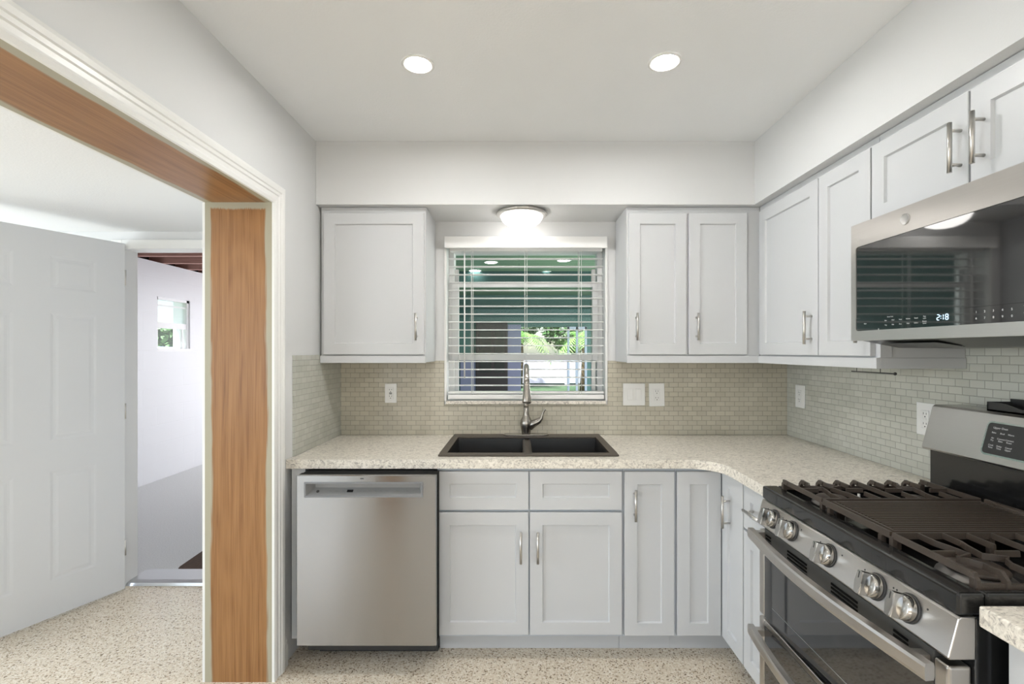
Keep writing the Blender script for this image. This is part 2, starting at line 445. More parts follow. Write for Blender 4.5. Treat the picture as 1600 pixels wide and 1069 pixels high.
# lining of the opening: oak boards with primer on their edges
JO = oak('oak_jamb', 'X', 'Z', XJ, XL, OZ)
HO = oak('oak_head', 'X', 'Y', XJ, XL)
struct(MB().box(XJ, XL, OY1, OY1 + .018, 0, OZ + .018).build('trim_1', JO), 'bare oak jamb board with primed ragged edges')
struct(MB().box(XJ, XL, OY0, OY1, OZ, OZ + .018).build('trim_2', HO), 'bare oak head board across the opening')
struct(MB().box(XJ, XL, OY0 - .018, OY0, 0, OZ + .018).build('trim_3', JO), 'oak jamb board at the near end of the opening')

def casing(side, x, sgn):
    """moulded casing round the opening: profile (offset from edge, projection)"""
    prof = [(0, 0), (0, .010), (.012, .014), (.020, .011), (.034, .011), (.038, .015), (.050, .015), (.054, .019), (.068, .021), (.080, .018), (.080, 0)]
    m = MB()
    def P(o, p, corner, a, b):  # path along the opening edge, mitred
        return None
    # path: down the far leg, over the head, down the near leg
    path = [lambda o: (OY1 + o, 0), lambda o: (OY1 + o, OZ + o), lambda o: (OY0 - o, OZ + o), lambda o: (OY0 - o, 0)]
    rings = []
    for f in path:
        ring = []
        for o, p in prof:
            y, z = f(o); ring.append(m._v((x + sgn * p, y, z)))
        rings.append(ring)
    n = len(prof)
    for i in range(3):
        for k in range(n - 1):
            m.bm.faces.new((rings[i][k], rings[i][k + 1], rings[i + 1][k + 1], rings[i + 1][k]))
    m.bm.faces.new(rings[0]); m.bm.faces.new(rings[3])
    return m
struct(casing('k', XL, 1).build('trim_4', TRIM), 'fluted white casing on the kitchen side of the opening')
struct(casing('s', XJ, -1).build('trim_5', TRIM), 'white casing on the side-room face of the opening')
bb = [(0, 0), (.016, 0), (.016, .085), (.011, .10), (.011, .112), (.006, .122), (.004, .13), (0, .13)]
struct(MB().prism([(XL + a, z) for a, z in bb], 'y', OY1 + .081, YB - .66).build('baseboard_left', TRIM), 'white moulded baseboard beside the dishwasher')

# glass mosaic splashback on three walls
T = .008; ZT = 1.345
bsb = MB()
bsb.box(XL + T, WX0 - .012, YB - T, YB - .0003, .914, ZT); bsb.box(WX1 + .012, XR - T, YB - T, YB - .0003, .914, ZT); bsb.box(WX0 - .012, WX1 + .012, YB - T, YB - .0003, .914, WZ0 - .022)
struct(bsb.build('backsplash', TILEX), 'sage glass mosaic backsplash behind the sink')
struct(MB().box(XL + .0003, XL + T, 2.213, YB - .0003, .914, 1.381).build('backsplash', TILEY), 'sage glass mosaic return on the wall beside the dishwasher')
struct(MB().box(XR - T, XR - .0003, -1.2, YB - T, .80, 1.47).build('backsplash', TILEY), 'sage glass mosaic backsplash behind the range')

# ------------------------------------------------------------------ cabinets
# local frame: u along the front, w outward from the wall side, v up
def face_back(u, y):      # faces -Y, u = world x
    return Matrix(((1, 0, 0, u), (0, 1, 0, y), (0, 0, 1, 0), (0, 0, 0, 1)))
def face_right(x, v0):    # faces -X ; local x -> -Y ; local y -> +X
    return Matrix(((0, 1, 0, x), (-1, 0, 0, v0), (0, 0, 1, 0), (0, 0, 0, 1)))

def shaker(M, u0, u1, z0, z1, th=.02, rail=.057, rec=.009):
    """front face at local y=0, thickness toward +y"""
    m = MB(M)
    r = min(rail, (u1 - u0) * .36); rz = min(rail, (z1 - z0) * .32)
    o = [(u0, z0), (u1, z0), (u1, z1), (u0, z1)]; i = [(u0 + r, z0 + rz), (u1 - r, z0 + rz), (u1 - r, z1 - rz), (u0 + r, z1 - rz)]
    b = .0015
    of = [(u0 + b, z0 + b), (u1 - b, z0 + b), (u1 - b, z1 - b), (u0 + b, z1 - b)]
    F = [m._v((a, 0, c)) for a, c in of]; E = [m._v((a, b, c)) for a, c in o]; K = [m._v((a, th, c)) for a, c in o]
    I = [m._v((a, 0, c)) for a, c in i]
    s = .0035
    J = [m._v((a, rec, c)) for a, c in ((i[0][0] + s, i[0][1] + s), (i[1][0] - s, i[1][1] + s), (i[2][0] - s, i[2][1] - s), (i[3][0] + s, i[3][1] - s))]
    for k in range(4):
        l = (k + 1) % 4
        for A, B in ((F, E), (E, K), (F, I), (I, J)):
            m.bm.faces.new((A[k], A[l], B[l], B[k]))
    m.bm.faces.new(J); m.bm.faces.new(K[::-1])
    return m

def bar_handle(M, u, z, length=.14, horizontal=False, name='handle', parent=None):
    """T-bar pull, bar 32 mm off the face at local y=0"""
    m = MB(M); h = length / 2; r = .006; off = -.032; k = h - .022
    if horizontal:
        m.tube([(u - h, off, z), (u + h, off, z)], r, 14); m.tube([(u - k, off, z), (u - k, 0, z)], .0045, 10); m.tube([(u + k, off, z), (u + k, 0, z)], .0045, 10)
    else:
        m.tube([(u, off, z - h), (u, off, z + h)], r, 14); m.tube([(u, off, z - k), (u, 0, z - k)], .0045, 10); m.tube([(u, off, z + k), (u, 0, z + k)], .0045, 10)
    return m.build('handle', HANDLE, parent)

def door(M, u0, u1, z0, z1, root, hu=None, hz=None, name='door', horizontal=False, hl=.14, **kw):
    d = shaker(M, u0, u1, z0, z1, **kw).build(name, CAB, root)
    if hu is not None: bar_handle(M, hu, hz, hl, horizontal, parent=d)
    return d

# -- wall cabinets on the back wall; door faces at y 2.488
UZ0, UZ1 = 1.342, ZS - .002
DZ0, DZ1 = 1.383, 2.118
YD = 2.488
def wall_cab_back(x0, x1, label, doors, xside=None, x_inner=None):
    t = thing('wall_cabinet', label, 'cabinet', ((x0 + x1) / 2, YB - .009, UZ0), group=None)
    m = MB(); m.box(x0, x1, YD + .0205, YB - .0095, UZ0, UZ1, .001)
    m.build('carcass', CAB, t)
    MB().box(x0 - .0005, x1 + .0005, YD + .006, YD + .0208, UZ0 - .003, DZ0 - .006, .001).build('light_rail', CAB, t)
    for a, b, hu in doors: door(face_back(0, YD), a, b, DZ0, DZ1, t, hu, 1.526)
    return t
wall_cab_back(XL + .012, -.486, 'white single-door wall cabinet between the wood-lined opening and the window', [(-1.014, -.494, -.530)])
c2 = wall_cab_back(.561, 1.257, 'white two-door wall cabinet between the window and the corner', [(.570, .868, .607), (.881, 1.183, .919)])

# -- wall cabinets on the right wall; door faces at x 1.238
XD = 1.238
def wall_cab_right(y0, y1, z0, dz0, label, doors, hz):
    t = thing('wall_cabinet', label, 'cabinet', (XR - .009, (y0 + y1) / 2, z0))
    MB().box(XD + .0205, XR - .0095, y0, y1, z0, UZ1, .001).build('carcass', CAB, t)
    if dz0 - z0 > .03:
        MB().box(XD + .006, XD + .0208, y0 - .0045, y1, z0 - .003, dz0 - .006, .001).box(XD + .0208, XR - .0095, y0 - .0045, y0 - .0002, z0 - .003, dz0 - .006, .001).build('light_rail', CAB, t)
        MB().box(XD + .0205, XD + .062, y0 - .0045, y0 - .0002, dz0 - .005, UZ1 - .002, .001).build('end_stile', CAB, t)
    M = face_right(XD, 0)
    for ya, yb, hy in doors:   # ya > yb
        door(M, -ya, -yb, dz0, DZ1, t, None if hy is None else -hy, hz)
    return t
wall_cab_right(1.676, 2.5075, UZ0, DZ0, 'white two-door wall cabinet in the corner, next to the microwave', [(2.476, 1.990, 2.030), (1.984, 1.693, 1.722)], 1.50)
wall_cab_right(.915, 1.6745, 1.838, 1.846, 'short white two-door cabinet mounted above the microwave', [(1.686, 1.3235, 1.345), (1.3175, .925, 1.278)], 1.970)

# -- base cabinets on the back wall; faces at y 2.17
YF = 2.17; BZ1 = .872
def toe(x0, x1, y0, y1, root):
    MB().box(x0, x1, y0, y1, 0.001, .10, .0).build('toe_kick', CAB, root)
def carcass(x0, x1, y0, y1, root, z1=BZ1):
    MB().box(x0, x1, y0, y1, .10, z1, .0008).build('carcass', RAILM, root)
MB_ = face_back(0, YF)
t = thing('base_cabinet', 'white double-door sink base with two false drawer fronts, under the sink', 'cabinet', (.047, YB - .01, 0))
m = MB(); m.box(-.373, .470, YF + .0205, 2.22, .10, BZ1); m.box(-.373, -.35, 2.22, YB - .01, .10, BZ1); m.box(.447, .470, 2.22, YB - .01, .10, BZ1); m.box(-.35, .447, 2.22, YB - .01, .10, .12)
m.build('carcass', RAILM, t)
toe(-.373, .470, 2.262, 2.28, t)
door(MB_, -.370, .043, .682, .856, t, name='drawer_front'); door(MB_, .049, .466, .682, .856, t, name='drawer_front')
door(MB_, -.370, .043, .117, .671, t, .008, .522); door(MB_, .049, .466, .117, .671, t, .084, .522)

t = thing('base_cabinet', 'narrow white one-door base cabinet, just beside the sink base', 'cabinet', (.592, YB - .01, 0))
carcass(.4715, .7085, YF + .0205, YB - .01, t); toe(.4715, .7085, 2.262, 2.28, t)
door(MB_, .477, .703, .113, .855, t, .521, .710)

t = thing('base_cabinet', 'white corner base cabinet with two panelled doors meeting at the inner corner', 'cabinet', (1.2, 2.5, 0))
m = MB(); m.prism([(.7095, YF + .0205), (.9385, YF + .0205), (.9385, 1.9665), (XR - .0095, 1.9665), (XR - .0095, YB - .01), (.7095, YB - .01)], 'z', .10, BZ1)
m.build('carcass', RAILM, t)
m = MB(); m.prism([(.7095, 2.262), (1.012, 2.262), (1.012, 1.9665), (1.03, 1.9665), (1.03, 2.28), (.7095, 2.28)], 'z', .001, .10); m.build('toe_kick', CAB, t)
door(MB_, .715, .914, .113, .855, t)
MR_ = face_right(.917, 0)
door(MR_, -2.169, -1.970, .113, .855, t, -2.088, .700, rail=.055)

t = thing('base_cabinet', 'small white base cabinet with one drawer over one door, beside the range', 'cabinet', (1.25, 1.83, 0))
carcass(.9385, XR - .0095, 1.693, 1.9655, t); toe(1.012, 1.03, 1.693, 1.9655, t)
door(MR_, -1.960, -1.697, .682, .856, t, -1.828, .772, 'drawer', True)
door(MR_, -1.960, -1.697, .113, .671, t)

t = thing('base_cabinet', 'white base cabinet at the near side of the range, under the short counter', 'cabinet', (1.25, .6, 0))
carcass(.9385, XR - .0095, -.3, .905, t); toe(1.012, 1.03, -.3, .905, t)
door(MR_, -.900, -.500, .113, .860, t, -.55, .700); door(MR_, -.495, .29, .113, .860, t)

# filler at the wall beside the dishwasher
tag(MB().box(XL + .017, -.966, YF + .0, 2.20, .10, .873, .001).build('filler_panel', CAB), 'thin white filler strip between dishwasher and wall', 'cabinet panel')

# ------------------------------------------------------------------ worktops
ZK = .914
def arc(cx, cy, r, a0, a1, n=8):
    return [(cx + r * math.cos(math.radians(a0 + (a1 - a0) * i / n)), cy + r * math.sin(math.radians(a0 + (a1 - a0) * i / n))) for i in range(n + 1)]
ct = MB()
SX0, SX1, SY0, SY1 = -.352, .440, 2.235, 2.745     # cut-out under the sink rim
FY = 2.150; FX = .885
# built as convex-ish pieces sharing planes
pts = [(XL + .001, FY), (SX0, FY), (SX0, YB - T - .001), (XL + T + .001, YB - T - .001), (XL + T + .001, FY + .065), (XL + .001, FY + .065)]
ct.prism(pts, 'z', ZK - .04, ZK)
ct.prism([(SX0, FY), (SX1, FY), (SX1, SY0), (SX0, SY0)], 'z', ZK - .04, ZK)
ct.prism([(SX0, SY1), (SX1, SY1), (SX1, YB - T - .001), (SX0, YB - T - .001)], 'z', ZK - .04, ZK)
cor = arc(FX - .14, FY - .14, .14, 90, 0, 10)
ct.prism([(SX1, FY)] + cor + [(FX, 1.692), (XR - T - .001, 1.692), (XR - T - .001, YB - T - .001), (SX1, YB - T - .001)], 'z', ZK - .04, ZK)
ct = ct.build('countertop', QUARTZ)
tag(ct, 'speckled beige stone countertop wrapping the corner around the sink', 'countertop')
tag(MB().box(.878, XR - T - .001, -.3, .918, ZK - .04, ZK, .004).build('countertop', QUARTZ), 'short speckled stone countertop at the near side of the range', 'countertop')

# ------------------------------------------------------------------ sink and faucet
t = thing('kitchen_sink', 'dark bronze double-bowl sink set into the countertop under the window', 'sink', (.044, 2.49, ZK))
m = MB()
RX0, RX1, RY0, RY1 = -.374, .462, 2.212, 2.772
bowls = [(-.338, .026), (.058, .426)]; BY0, BY1 = 2.262, 2.672; ZR = ZK + .009
xs = [RX0, bowls[0][0], bowls[0][1], bowls[1][0], bowls[1][1], RX1]
m.box(RX0, RX1, RY0, BY0, ZK + .0005, ZR, .003); m.box(RX0, RX1, BY1, RY1, ZK + .0005, ZR, .003)
m.box(RX0, xs[1], BY0 - .002, BY1 + .002, ZK + .0005, ZR - .0002); m.box(xs[4], RX1, BY0 - .002, BY1 + .002, ZK + .0005, ZR - .0002)
m.build('rim', SINK, t)
MB().box(xs[2] - .006, xs[3] + .006, BY0 + .001, BY1 - .001, ZK - .05, ZK - .006, .004).build('divider', SINK, t)
for a, b in bowls:
    m = MB(); z0 = ZK - .20; s = .02
    top = [(a, BY0), (b, BY0), (b, BY1), (a, BY1)]; bot = [(a + s, BY0 + s), (b - s, BY0 + s), (b - s, BY1 - s), (a + s, BY1 - s)]
    A = [m._v((x, y, ZK + .0004)) for x, y in top]; B = [m._v((x, y, z0)) for x, y in bot]
    e = .004
    A2 = [m._v((x + (-e if x == a else e), y + (-e if y == BY0 else e), ZK + .0004)) for x, y in top]
    B2 = [m._v((x, y, z0 - e)) for x, y in bot]
    for k in range(4):
        l = (k + 1) % 4
        m.bm.faces.new((A[k], A[l], B[l], B[k])); m.bm.faces.new((A2[k], A2[l], B2[l], B2[k])); m.bm.faces.new((A[k], A[l], A2[l], A2[k]))
    m.bm.faces.new(B); m.bm.faces.new(B2[::-1])
    bo = m.build('bowl', SINK_SHADED, t)
    MB().lathe([(.042, 0), (.042, .003), (.030, .002), (.028, -.002)], ((a + b) / 2, 2.5, z0 + .0005)).build('drain', CHROME, bo)

FXc = .040; FYc = 2.722
t = thing('faucet', 'brushed nickel pull-down faucet standing behind the sink', 'faucet', (FXc, FYc, ZR))
m = MB(); m.prism([(FXc - .13 + .03, FYc - .028), (FXc + .10, FYc - .028)] + arc(FXc + .10, FYc, .028, -90, 90, 8)[1:] + [(FXc - .10, FYc + .028)] + arc(FXc - .10, FYc, .028, 90, 270, 8)[1:-1], 'z', ZR + .0003, ZR + .009, .002)
m.build('deck_plate', FAUC, t)
body = MB().lathe([(.024, .009), (.025, .015), (.031, .045), (.035, .068), (.031, .088), (.020, .108), (.0165, .125), (.0155, .16)], (FXc, FYc, ZR), n=28).build('body', FAUC, t)
# neck rises and arches toward the camera
zt = 1.318
neck = [(FXc, FYc, ZR + .13), (FXc, FYc, 1.10), (FXc, FYc, 1.19)]
R = .105; cz = zt - R
for i in range(0, 13):
    a = PI * i / 12 * .93
    neck.append((FXc, FYc - R + R * math.cos(a), cz + R * math.sin(a)))
MB().tube(neck, .0145, 16).build('neck', FAUC, t)
e = Vector(neck[-1]); d = (Vector(neck[-1]) - Vector(neck[-2])).normalized()
hp = [e - d * .006, e + d * .02, e + d * .07, e + d * .105, e + d * .11]
MB().tube(hp, [.0155, .0165, .021, .0235, .021], 20).build('spray_head', FAUC, t)
hd = MB().tube([(FXc + .018, FYc - .006, ZR + .048), (FXc + .045, FYc - .012, ZR + .070), (FXc + .072, FYc - .016, ZR + .085), (FXc + .086, FYc - .018, ZR + .100), (FXc + .092, FYc - .02, ZR + .122), (FXc + .100, FYc - .022, ZR + .142), (FXc + .108, FYc - .022, ZR + .150)],
               [.022, .0205, .0165, .011, .006, .0055, .0075], 16)
hd.build('lever', FAUC, t)

# ------------------------------------------------------------------ dishwasher
DX0, DX1, DYF = -.9585, -.356, 2.066
t = thing('dishwasher', 'stainless steel dishwasher with a recessed handle strip, under the counter', 'dishwasher', ((DX0 + DX1) / 2, 2.4, 0))
MB().box(DX0 + .008, DX1 - .001, DYF + .0455, 2.150, .125, .866, .003).box(DX0 + .004, DX1 - .001, DYF + .0122, DYF + .0455, .838, .8655).box(DX0 + .004, DX1 - .001, DYF + .0122, DYF + .0455, .131, .770).box(DX1 - .03, DX1 - .001, DYF + .0122, DYF + .0455, .77, .838).box(DX0 + .004, DX0 + .03, DYF + .0122, DYF + .0455, .77, .838).build('door_liner', plain('matte_black', (.005, .005, .005), .8, spec=.2, var=.1), t)
MB().box(DX0 + .012, -.3765, 2.1505, 2.72, .06, .866, .003).build('tub', BLKPL, t)
m = MB(); m.box(DX0 + .03, -.377, 2.235, 2.72, .004, .059)
for dx in (DX0 + .05, DX1 - .05): m.lathe([(.018, 0.0005), (.018, .012)], (dx, 2.26, 0), n=12)
m.build('base', BLKPL, t)
# door skin with the pocket cut out
PX0, PX1, PZ0, PZ1 = -.917, -.421, .779, .829; Z0, Z1 = .130, .866
m = MB(); F = DYF; Bk = DYF + .012
xs = [DX0, PX0, PX1, DX1]; zs = [Z0, PZ0, PZ1, Z1]
g = [[m._v((x + (.003 if x == DX0 else -.003 if x == DX1 else 0), F, z + (.003 if z == Z0 else -.003 if z == Z1 else 0))) for x in xs] for z in zs]
for i in range(3):
    for j in range(3):
        if i == 1 and j == 1: continue
        m.bm.faces.new((g[i][j], g[i][j + 1], g[i + 1][j + 1], g[i + 1][j]))
loop = [g[0][0], g[0][1], g[0][2], g[0][3], g[1][3], g[2][3], g[3][3], g[3][2], g[3][1], g[3][0], g[2][0], g[1][0]]
lp = [(DX0, Z0), (PX0, Z0), (PX1, Z0), (DX1, Z0), (DX1, PZ0), (DX1, PZ1), (DX1, Z1), (PX1, Z1), (PX0, Z1), (DX0, Z1), (DX0, PZ1), (DX0, PZ0)]
E1 = [m._v((x, F + .003, z)) for x, z in lp]; E2 = [m._v((x, Bk, z)) for x, z in lp]
for k in range(12):
    l = (k + 1) % 12
    m.bm.faces.new((loop[k], loop[l], E1[l], E1[k])); m.bm.faces.new((E1[k], E1[l], E2[l], E2[k]))
dwd = m.build('door', STEELX, t)
# pocket: top face slopes in, control strip on the lower slope
m = MB(); b = .022; px = [(PX0, PZ0), (PX1, PZ0), (PX1, PZ1), (PX0, PZ1)]; pi_ = [(PX0 + .028, PZ0 + .026), (PX1 - .012, PZ0 + .026), (PX1 - .012, PZ1 - .008), (PX0 + .028, PZ1 - .008)]
A = [m._v((x, F, z)) for x, z in px]; Bq = [m._v((x, F + .030, z)) for x, z in pi_]
for k in range(4):
    l = (k + 1) % 4; m.bm.faces.new((A[k], A[l], Bq[l], Bq[k]))
m.bm.faces.new(Bq)
poc = m.build('handle_pocket', plain('satin_grey', (.25, .25, .25), .5, .3, var=.03), t)
m = MB()   # raised lip round the pocket
for a in ((PX0 - .008, PX1 + .008, PZ1, PZ1 + .008), (PX0 - .008, PX1 + .008, PZ0 - .008, PZ0), (PX0 - .008, PX0, PZ0, PZ1), (PX1, PX1 + .008, PZ0, PZ1)):
    m.box(a[0], a[1], F - .003, F + .001, a[2], a[3], .0012)
m.build('pocket_lip', plain('satin_lip', (.24, .245, .255), .5, .6, var=.03), t)
def on_slope(x, s):  # point on the lower slope of the pocket
    return Vector((x, F + .030 * s - .0006, PZ0 + .026 * s + .0006))
sl = Vector((0, .030, .026)).normalized(); nrm = Vector((0, -.026, .030)).normalized()
def slope_M(x, s):
    p = on_slope(x, s); M = Matrix.Identity(4)
    M.col[0][:3] = (1, 0, 0); M.col[1][:3] = sl; M.col[2][:3] = nrm; M.col[3][:3] = p
    return M
MB(slope_M(-.733, .55)).box(-.013, .013, -.006, .006, 0, .0008).build('display', BLACK, t)
MB(slope_M(-.872, .5)).lathe([(.0065, 0), (.0065, .0008)], (0, 0, 0), n=20).build('power_button', SLOT, t)
for i, (x, s) in enumerate([(-.818, 'Start'), (-.790, 'Heavy'), (-.762, 'Eco'), (-.695, 'Normal'), (-.670, 'Rinse'), (-.645, 'Wash'), (-.620, 'Temp'), (-.597, 'Dry'), (-.573, 'Steam'), (-.528, 'Delay'), (-.485, 'Lock')]):
    text_mesh(s, .006, slope_M(x, .55), 'button_lettering', GREYINK, t, .0002)
MB().box(-.683, -.669, F - .0012, F + .001, .850, .8535, .0004).build('badge', SLOT, t)

# ------------------------------------------------------------------ range
RY_0, RY_1 = .930, 1.682
t = thing('gas_range', 'stainless double-oven gas range with black grates and griddle', 'range', (1.18, 1.306, 0))
yc = (RY_0 + RY_1) / 2
m = MB(); m.box(.885, 1.50, RY_0, RY_1, .03, .885, .002); m.box(1.44, 1.545, RY_0, RY_1, .885, 1.06, .002)
for y in (RY_0 + .06, RY_1 - .06):
    for x in (.95, 1.42): m.lathe([(.02, .0005), (.02, .031)], (x, y, 0), n=14)
m.build('body', BLACK, t)
# cooktop pan: raised black border, sunken floor
m = MB()
m.box(.905, 1.44, RY_0 + .02, RY_1 - .02, .886, .905)
for a in ((.852, .905, RY_0, RY_1), (.905, 1.439, RY_0, RY_0 + .02), (.905, 1.439, RY_1 - .02, RY_1)):
    m.box(a[0], a[1], a[2], a[3], .886, .930, .006, 3)
m.build('cooktop', BLACK, t)
# sloped stainless control panel
m = MB(); pr = [(.885, .884), (.857, .884), (.852, .880), (.832, .806), (.835, .801), (.885, .801)]
m.prism(pr, 'y', RY_0, RY_1, .002); cp = m.build('control_panel', STEEL, t)
sx, sz = .852 - .832, .880 - .806; L = math.hypot(sx, sz)
nrmP = Vector((-sz / L, 0, sx / L)); upP = Vector((sx / L, 0, sz / L))
def panel_M(y, z):
    f = (z - .806) / sz; p = Vector((.832 + sx * f, y, z)); M = Matrix.Identity(4)
    M.col[0][:3] = (0, -1, 0); M.col[1][:3] = upP; M.col[2][:3] = nrmP; M.col[3][:3] = p
    return M
for y in (1.586, 1.481, 1.304, 1.131, 1.036):
    M = panel_M(y, .845)
    MB(M).lathe([(.031, .0003), (.031, .004), (.029, .0045)], n=32).build('knob_bezel', SLOT, t)
    k = MB(M)
    k.lathe([(.027, .004), (.0285, .009), (.0275, .013), (.027, .024), (.025, .0255), (.0, .0256)], n=36, cap=False)
    k = k.build('knob', KNOBM, t)
    g2 = MB(M @ Matrix.Rotation(math.radians(4), 4, 'Z'))
    g2.prism([(-.009, -.026), (0, -.0275), (.009, -.026), (.0105, 0), (.009, .026), (0, .0275), (-.009, .026), (-.0105, 0)], 'z', .020, .047, .0035, 3)
    g2.build('knob_grip', KNOBM, k)
    MB(M @ Matrix.Rotation(math.radians(4), 4, 'Z')).box(-.001, .001, .010, .025, .047, .0475).build('pointer_mark', SLOT, k)
    for dx in (-.045, .045): MB(M).lathe([(.0022, 0), (.0022, .0006)], (dx if y != 1.481 and y != 1.036 else dx * .9, .020, 0), n=10).build('dial_mark', SLOT, cp)
# oven doors (upper, lower)
def oven_door(z0, z1, vents):
    m = MB(); x0, x1 = .838, .884
    y0, y1 = RY_0 + .006, RY_1 - .006; st = .035
    gz1 = z1 - (.060 if vents else .02); gz0 = z0 + .02
    for a in ((y0, y0 + st), (y1 - st, y1)): m.box(x0, x1, a[0], a[1], z0, z1 - (.012 if vents else 0), .006, 3)
    if not vents:
        m.box(x0, x1, y0 + st, y1 - st, z0, z0 + .02, .001)
    m.box(.880, .884, y0 + .01, y1 - .01, z0 + .01, z0 + .03)
    d = m.build('oven_door', STEEL, t)
    MB().box(x0 + .001, x1, y0 + st - .0005, y1 - st + .0005, z0 + (.02 if not vents else 0.0), gz1, .001).build('door_glass', BLGLASS, d)
    MB().box(x0 + .0015, x1, y0 + st - .0005, y1 - st + .0005, gz1, z1, .002).build('vent_panel' if vents else 'top_rail', VENTM if vents else STEEL, d)
    if vents:
        for ya, yb in ((1.60, 1.63), (1.40, 1.50), (1.19, 1.29), (1.035, 1.075)):
            v = MB()
            for r in range(4): v.box(x0 - .0004, x0 + .002, ya, yb, gz1 + .006 + r * .0105, gz1 + .011 + r * .0105)
            v.build('vent_slots', plain('vent_black', (.004, .004, .004), .9, spec=.1, var=.1), d)
        MB().box(x0 - .0002, x0 + .0012, 1.02, 1.59, z0 + .055, z0 + .0565).build('trim_line', GREYMET, d)
    return d
d1 = oven_door(.492, .796, True)
d2 = oven_door(.075, .482, False)
def oven_handle(z, d):
    pts = []
    for i in range(25):
        f = i / 24; y = RY_0 + .012 + (RY_1 - RY_0 - .024) * f
        pts.append((.806 - .030 * math.sin(PI * f), y, z))
    sec = [(-.009, -.017), (.009, -.017), (.011, -.010), (.011, .010), (.009, .017), (-.009, .017), (-.011, .010), (-.011, -.010)]
    h = MB().sweep(pts, sec)
    for y in (RY_0 + .060, RY_1 - .030): h.prism([(.800, z - .012), (.839, z - .010), (.839, z + .010), (.800, z + .012)], 'y', y - .011, y + .011)
    h.build('handle', STEEL, d)
oven_handle(.770, d1); oven_handle(.435, d2)
MB().box(.86, .90, RY_0 + .01, RY_1 - .01, .03, .072, .002).build('kick_plate', BLACK, t)

# burners
def burner(x, y, r):
    b = MB().lathe([(r + .018, .9055), (r + .016, .911), (r + .004, .914), (r, .922)], (x, y, 0), n=32).build('burner', plain('burner_alloy', (.22, .21, .20), .5, .8, var=.1), t)
    MB().lathe([(r + .003, .9225), (r + .004, .929), (r, .932), (.001, .933)], (x, y, 0), n=32).build('burner_cap', IRON, b)
burner(1.01, 1.55, .040); burner(1.28, 1.55, .022); burner(1.00, 1.050, .052); burner(1.28, 1.055, .030)
MB().tube([(1.115, 1.575, .906), (1.115, 1.575, .932)], .004, 8).build('igniter', PLATE, t)
m = MB(); m.prism(arc(1.08, 1.306, .035, 90, 270, 10) + arc(1.22, 1.306, .035, -90, 90, 10), 'z', .9055, .925, .003); m.build('oval_burner', IRON, t)

# grates: far and near sections, griddle in the middle
ZG = .958; bw = .0068
def bar(m, a, b, w=bw, h=.013, z=ZG):
    ax, ay = a; bx, by = b
    d = Vector((bx - ax, by - ay, 0)).normalized(); s = Vector((-d.y, d.x, 0)) * w / 2
    m.sweep([(ax, ay, z - h / 2), (bx, by, z - h / 2)], [(-w / 2, -h / 2), (w / 2, -h / 2), (w / 2 * .7, h / 2), (-w / 2 * .7, h / 2)])
def poly_bar(m, pts, w=bw, h=.013, z=ZG):
    m.sweep([(x, y, z - h / 2) for x, y in pts], [(-w / 2, -h / 2), (w / 2, -h / 2), (w / 2 * .7, h / 2), (-w / 2 * .7, h / 2)])
def grate(y0, y1, hook_y):
    """y0<y1; hooks (upturned feet) on the outer side hook_y"""
    m = MB(); xa, xb = .912, 1.385
    for x in (xa, xb): bar(m, (x, y0), (x, y1), .0085, .014)
    inner = y1 if abs(hook_y - y0) < 1e-6 else y0
    bar(m, (xa, inner), (xb, inner), .0075, .015)
    bar(m, (xa, hook_y), (xb, hook_y), .009, .012, ZG - .022)
    n = 9; s = 1 if hook_y > inner else -1
    xs = [xa + (xb - xa) * i / (n - 1) for i in range(n)]
    for i, x in enumerate(xs):
        # upturned toe
        m.sweep([(x, hook_y - s * .030, ZG - .007), (x, hook_y - s * .010, ZG - .005), (x, hook_y, ZG - .016), (x, hook_y + s * .002, ZG - .036)], [(-.0055, -.006), (.0055, -.006), (.004, .006), (-.004, .006)], up=(0, s * .3, 1))
        if i in (0, n - 1): continue
        mid = (y0 + y1) / 2
        bxc = 1.01 if x < 1.15 else 1.28
        if abs(x - 1.15) < .03:
            bar(m, (x, hook_y - s * .02), (x, inner)); continue
        if abs(x - bxc) < .045:   # bars that jog sideways over the burner
            o = .026 if x >= bxc else -.026
            poly_bar(m, [(x, hook_y - s * .02), (x, mid + s * .060), (x + o * .4, mid + s * .040), (x + o, mid + s * .030), (x - o * .6, mid + s * .012), (x - o * .3, mid - s * .030), (x, mid - s * .055), (x, inner)])
        else:
            bar(m, (x, hook_y - s * .02), (x, mid + s * .035)); bar(m, (x, inner), (x, mid - s * .035))
    mid = (y0 + y1) / 2
    for c in (1.01, 1.28):
        bar(m, (c - .098, mid), (c - .045, mid)); bar(m, (c + .045, mid), (c + .098, mid))
    for x in (xa, (xa + xb) / 2, xb):
        m.box(x - .006, x + .006, inner - .006, inner + .006, .9055, ZG - .010, .001)
    for x in (xa, xb): m.box(x - .006, x + .006, hook_y - .006 - s * .004, hook_y + .006 - s * .004, .9055, ZG - .010, .001)
    return m.build('grate', IRON, t)
grate(1.442, 1.655, 1.655)
grate(.957, 1.170, .957)
m = MB(); gx0, gx1, gy0, gy1 = .925, 1.365, 1.192, 1.420
m.box(gx0, gx1, gy0, gy1, .934, .9425, .002)
n = 17
for i in range(n):
    y = gy0 + .010 + (gy1 - gy0 - .020) * i / (n - 1)
    m.prism([(y - .0034, .942), (y + .0034, .942), (y + .0022, .9565), (y - .0022, .9565)], 'x', gx0 + .012, gx1 - .012)
m.box(gx0, gx0 + .008, gy0, gy1, .936, .957, .001); m.box(gx1 - .008, gx1, gy0, gy1, .936, .957, .001)
m.box(gx0, gx1, gy0 - .004, gy0 + .003, .936, .956, .001); m.box(gx0, gx1, gy1 - .003, gy1 + .004, .936, .956, .001)
m.tube([(1.382, gy0 + .01, .952), (1.382, gy1 - .02, .952)], .007, 10)
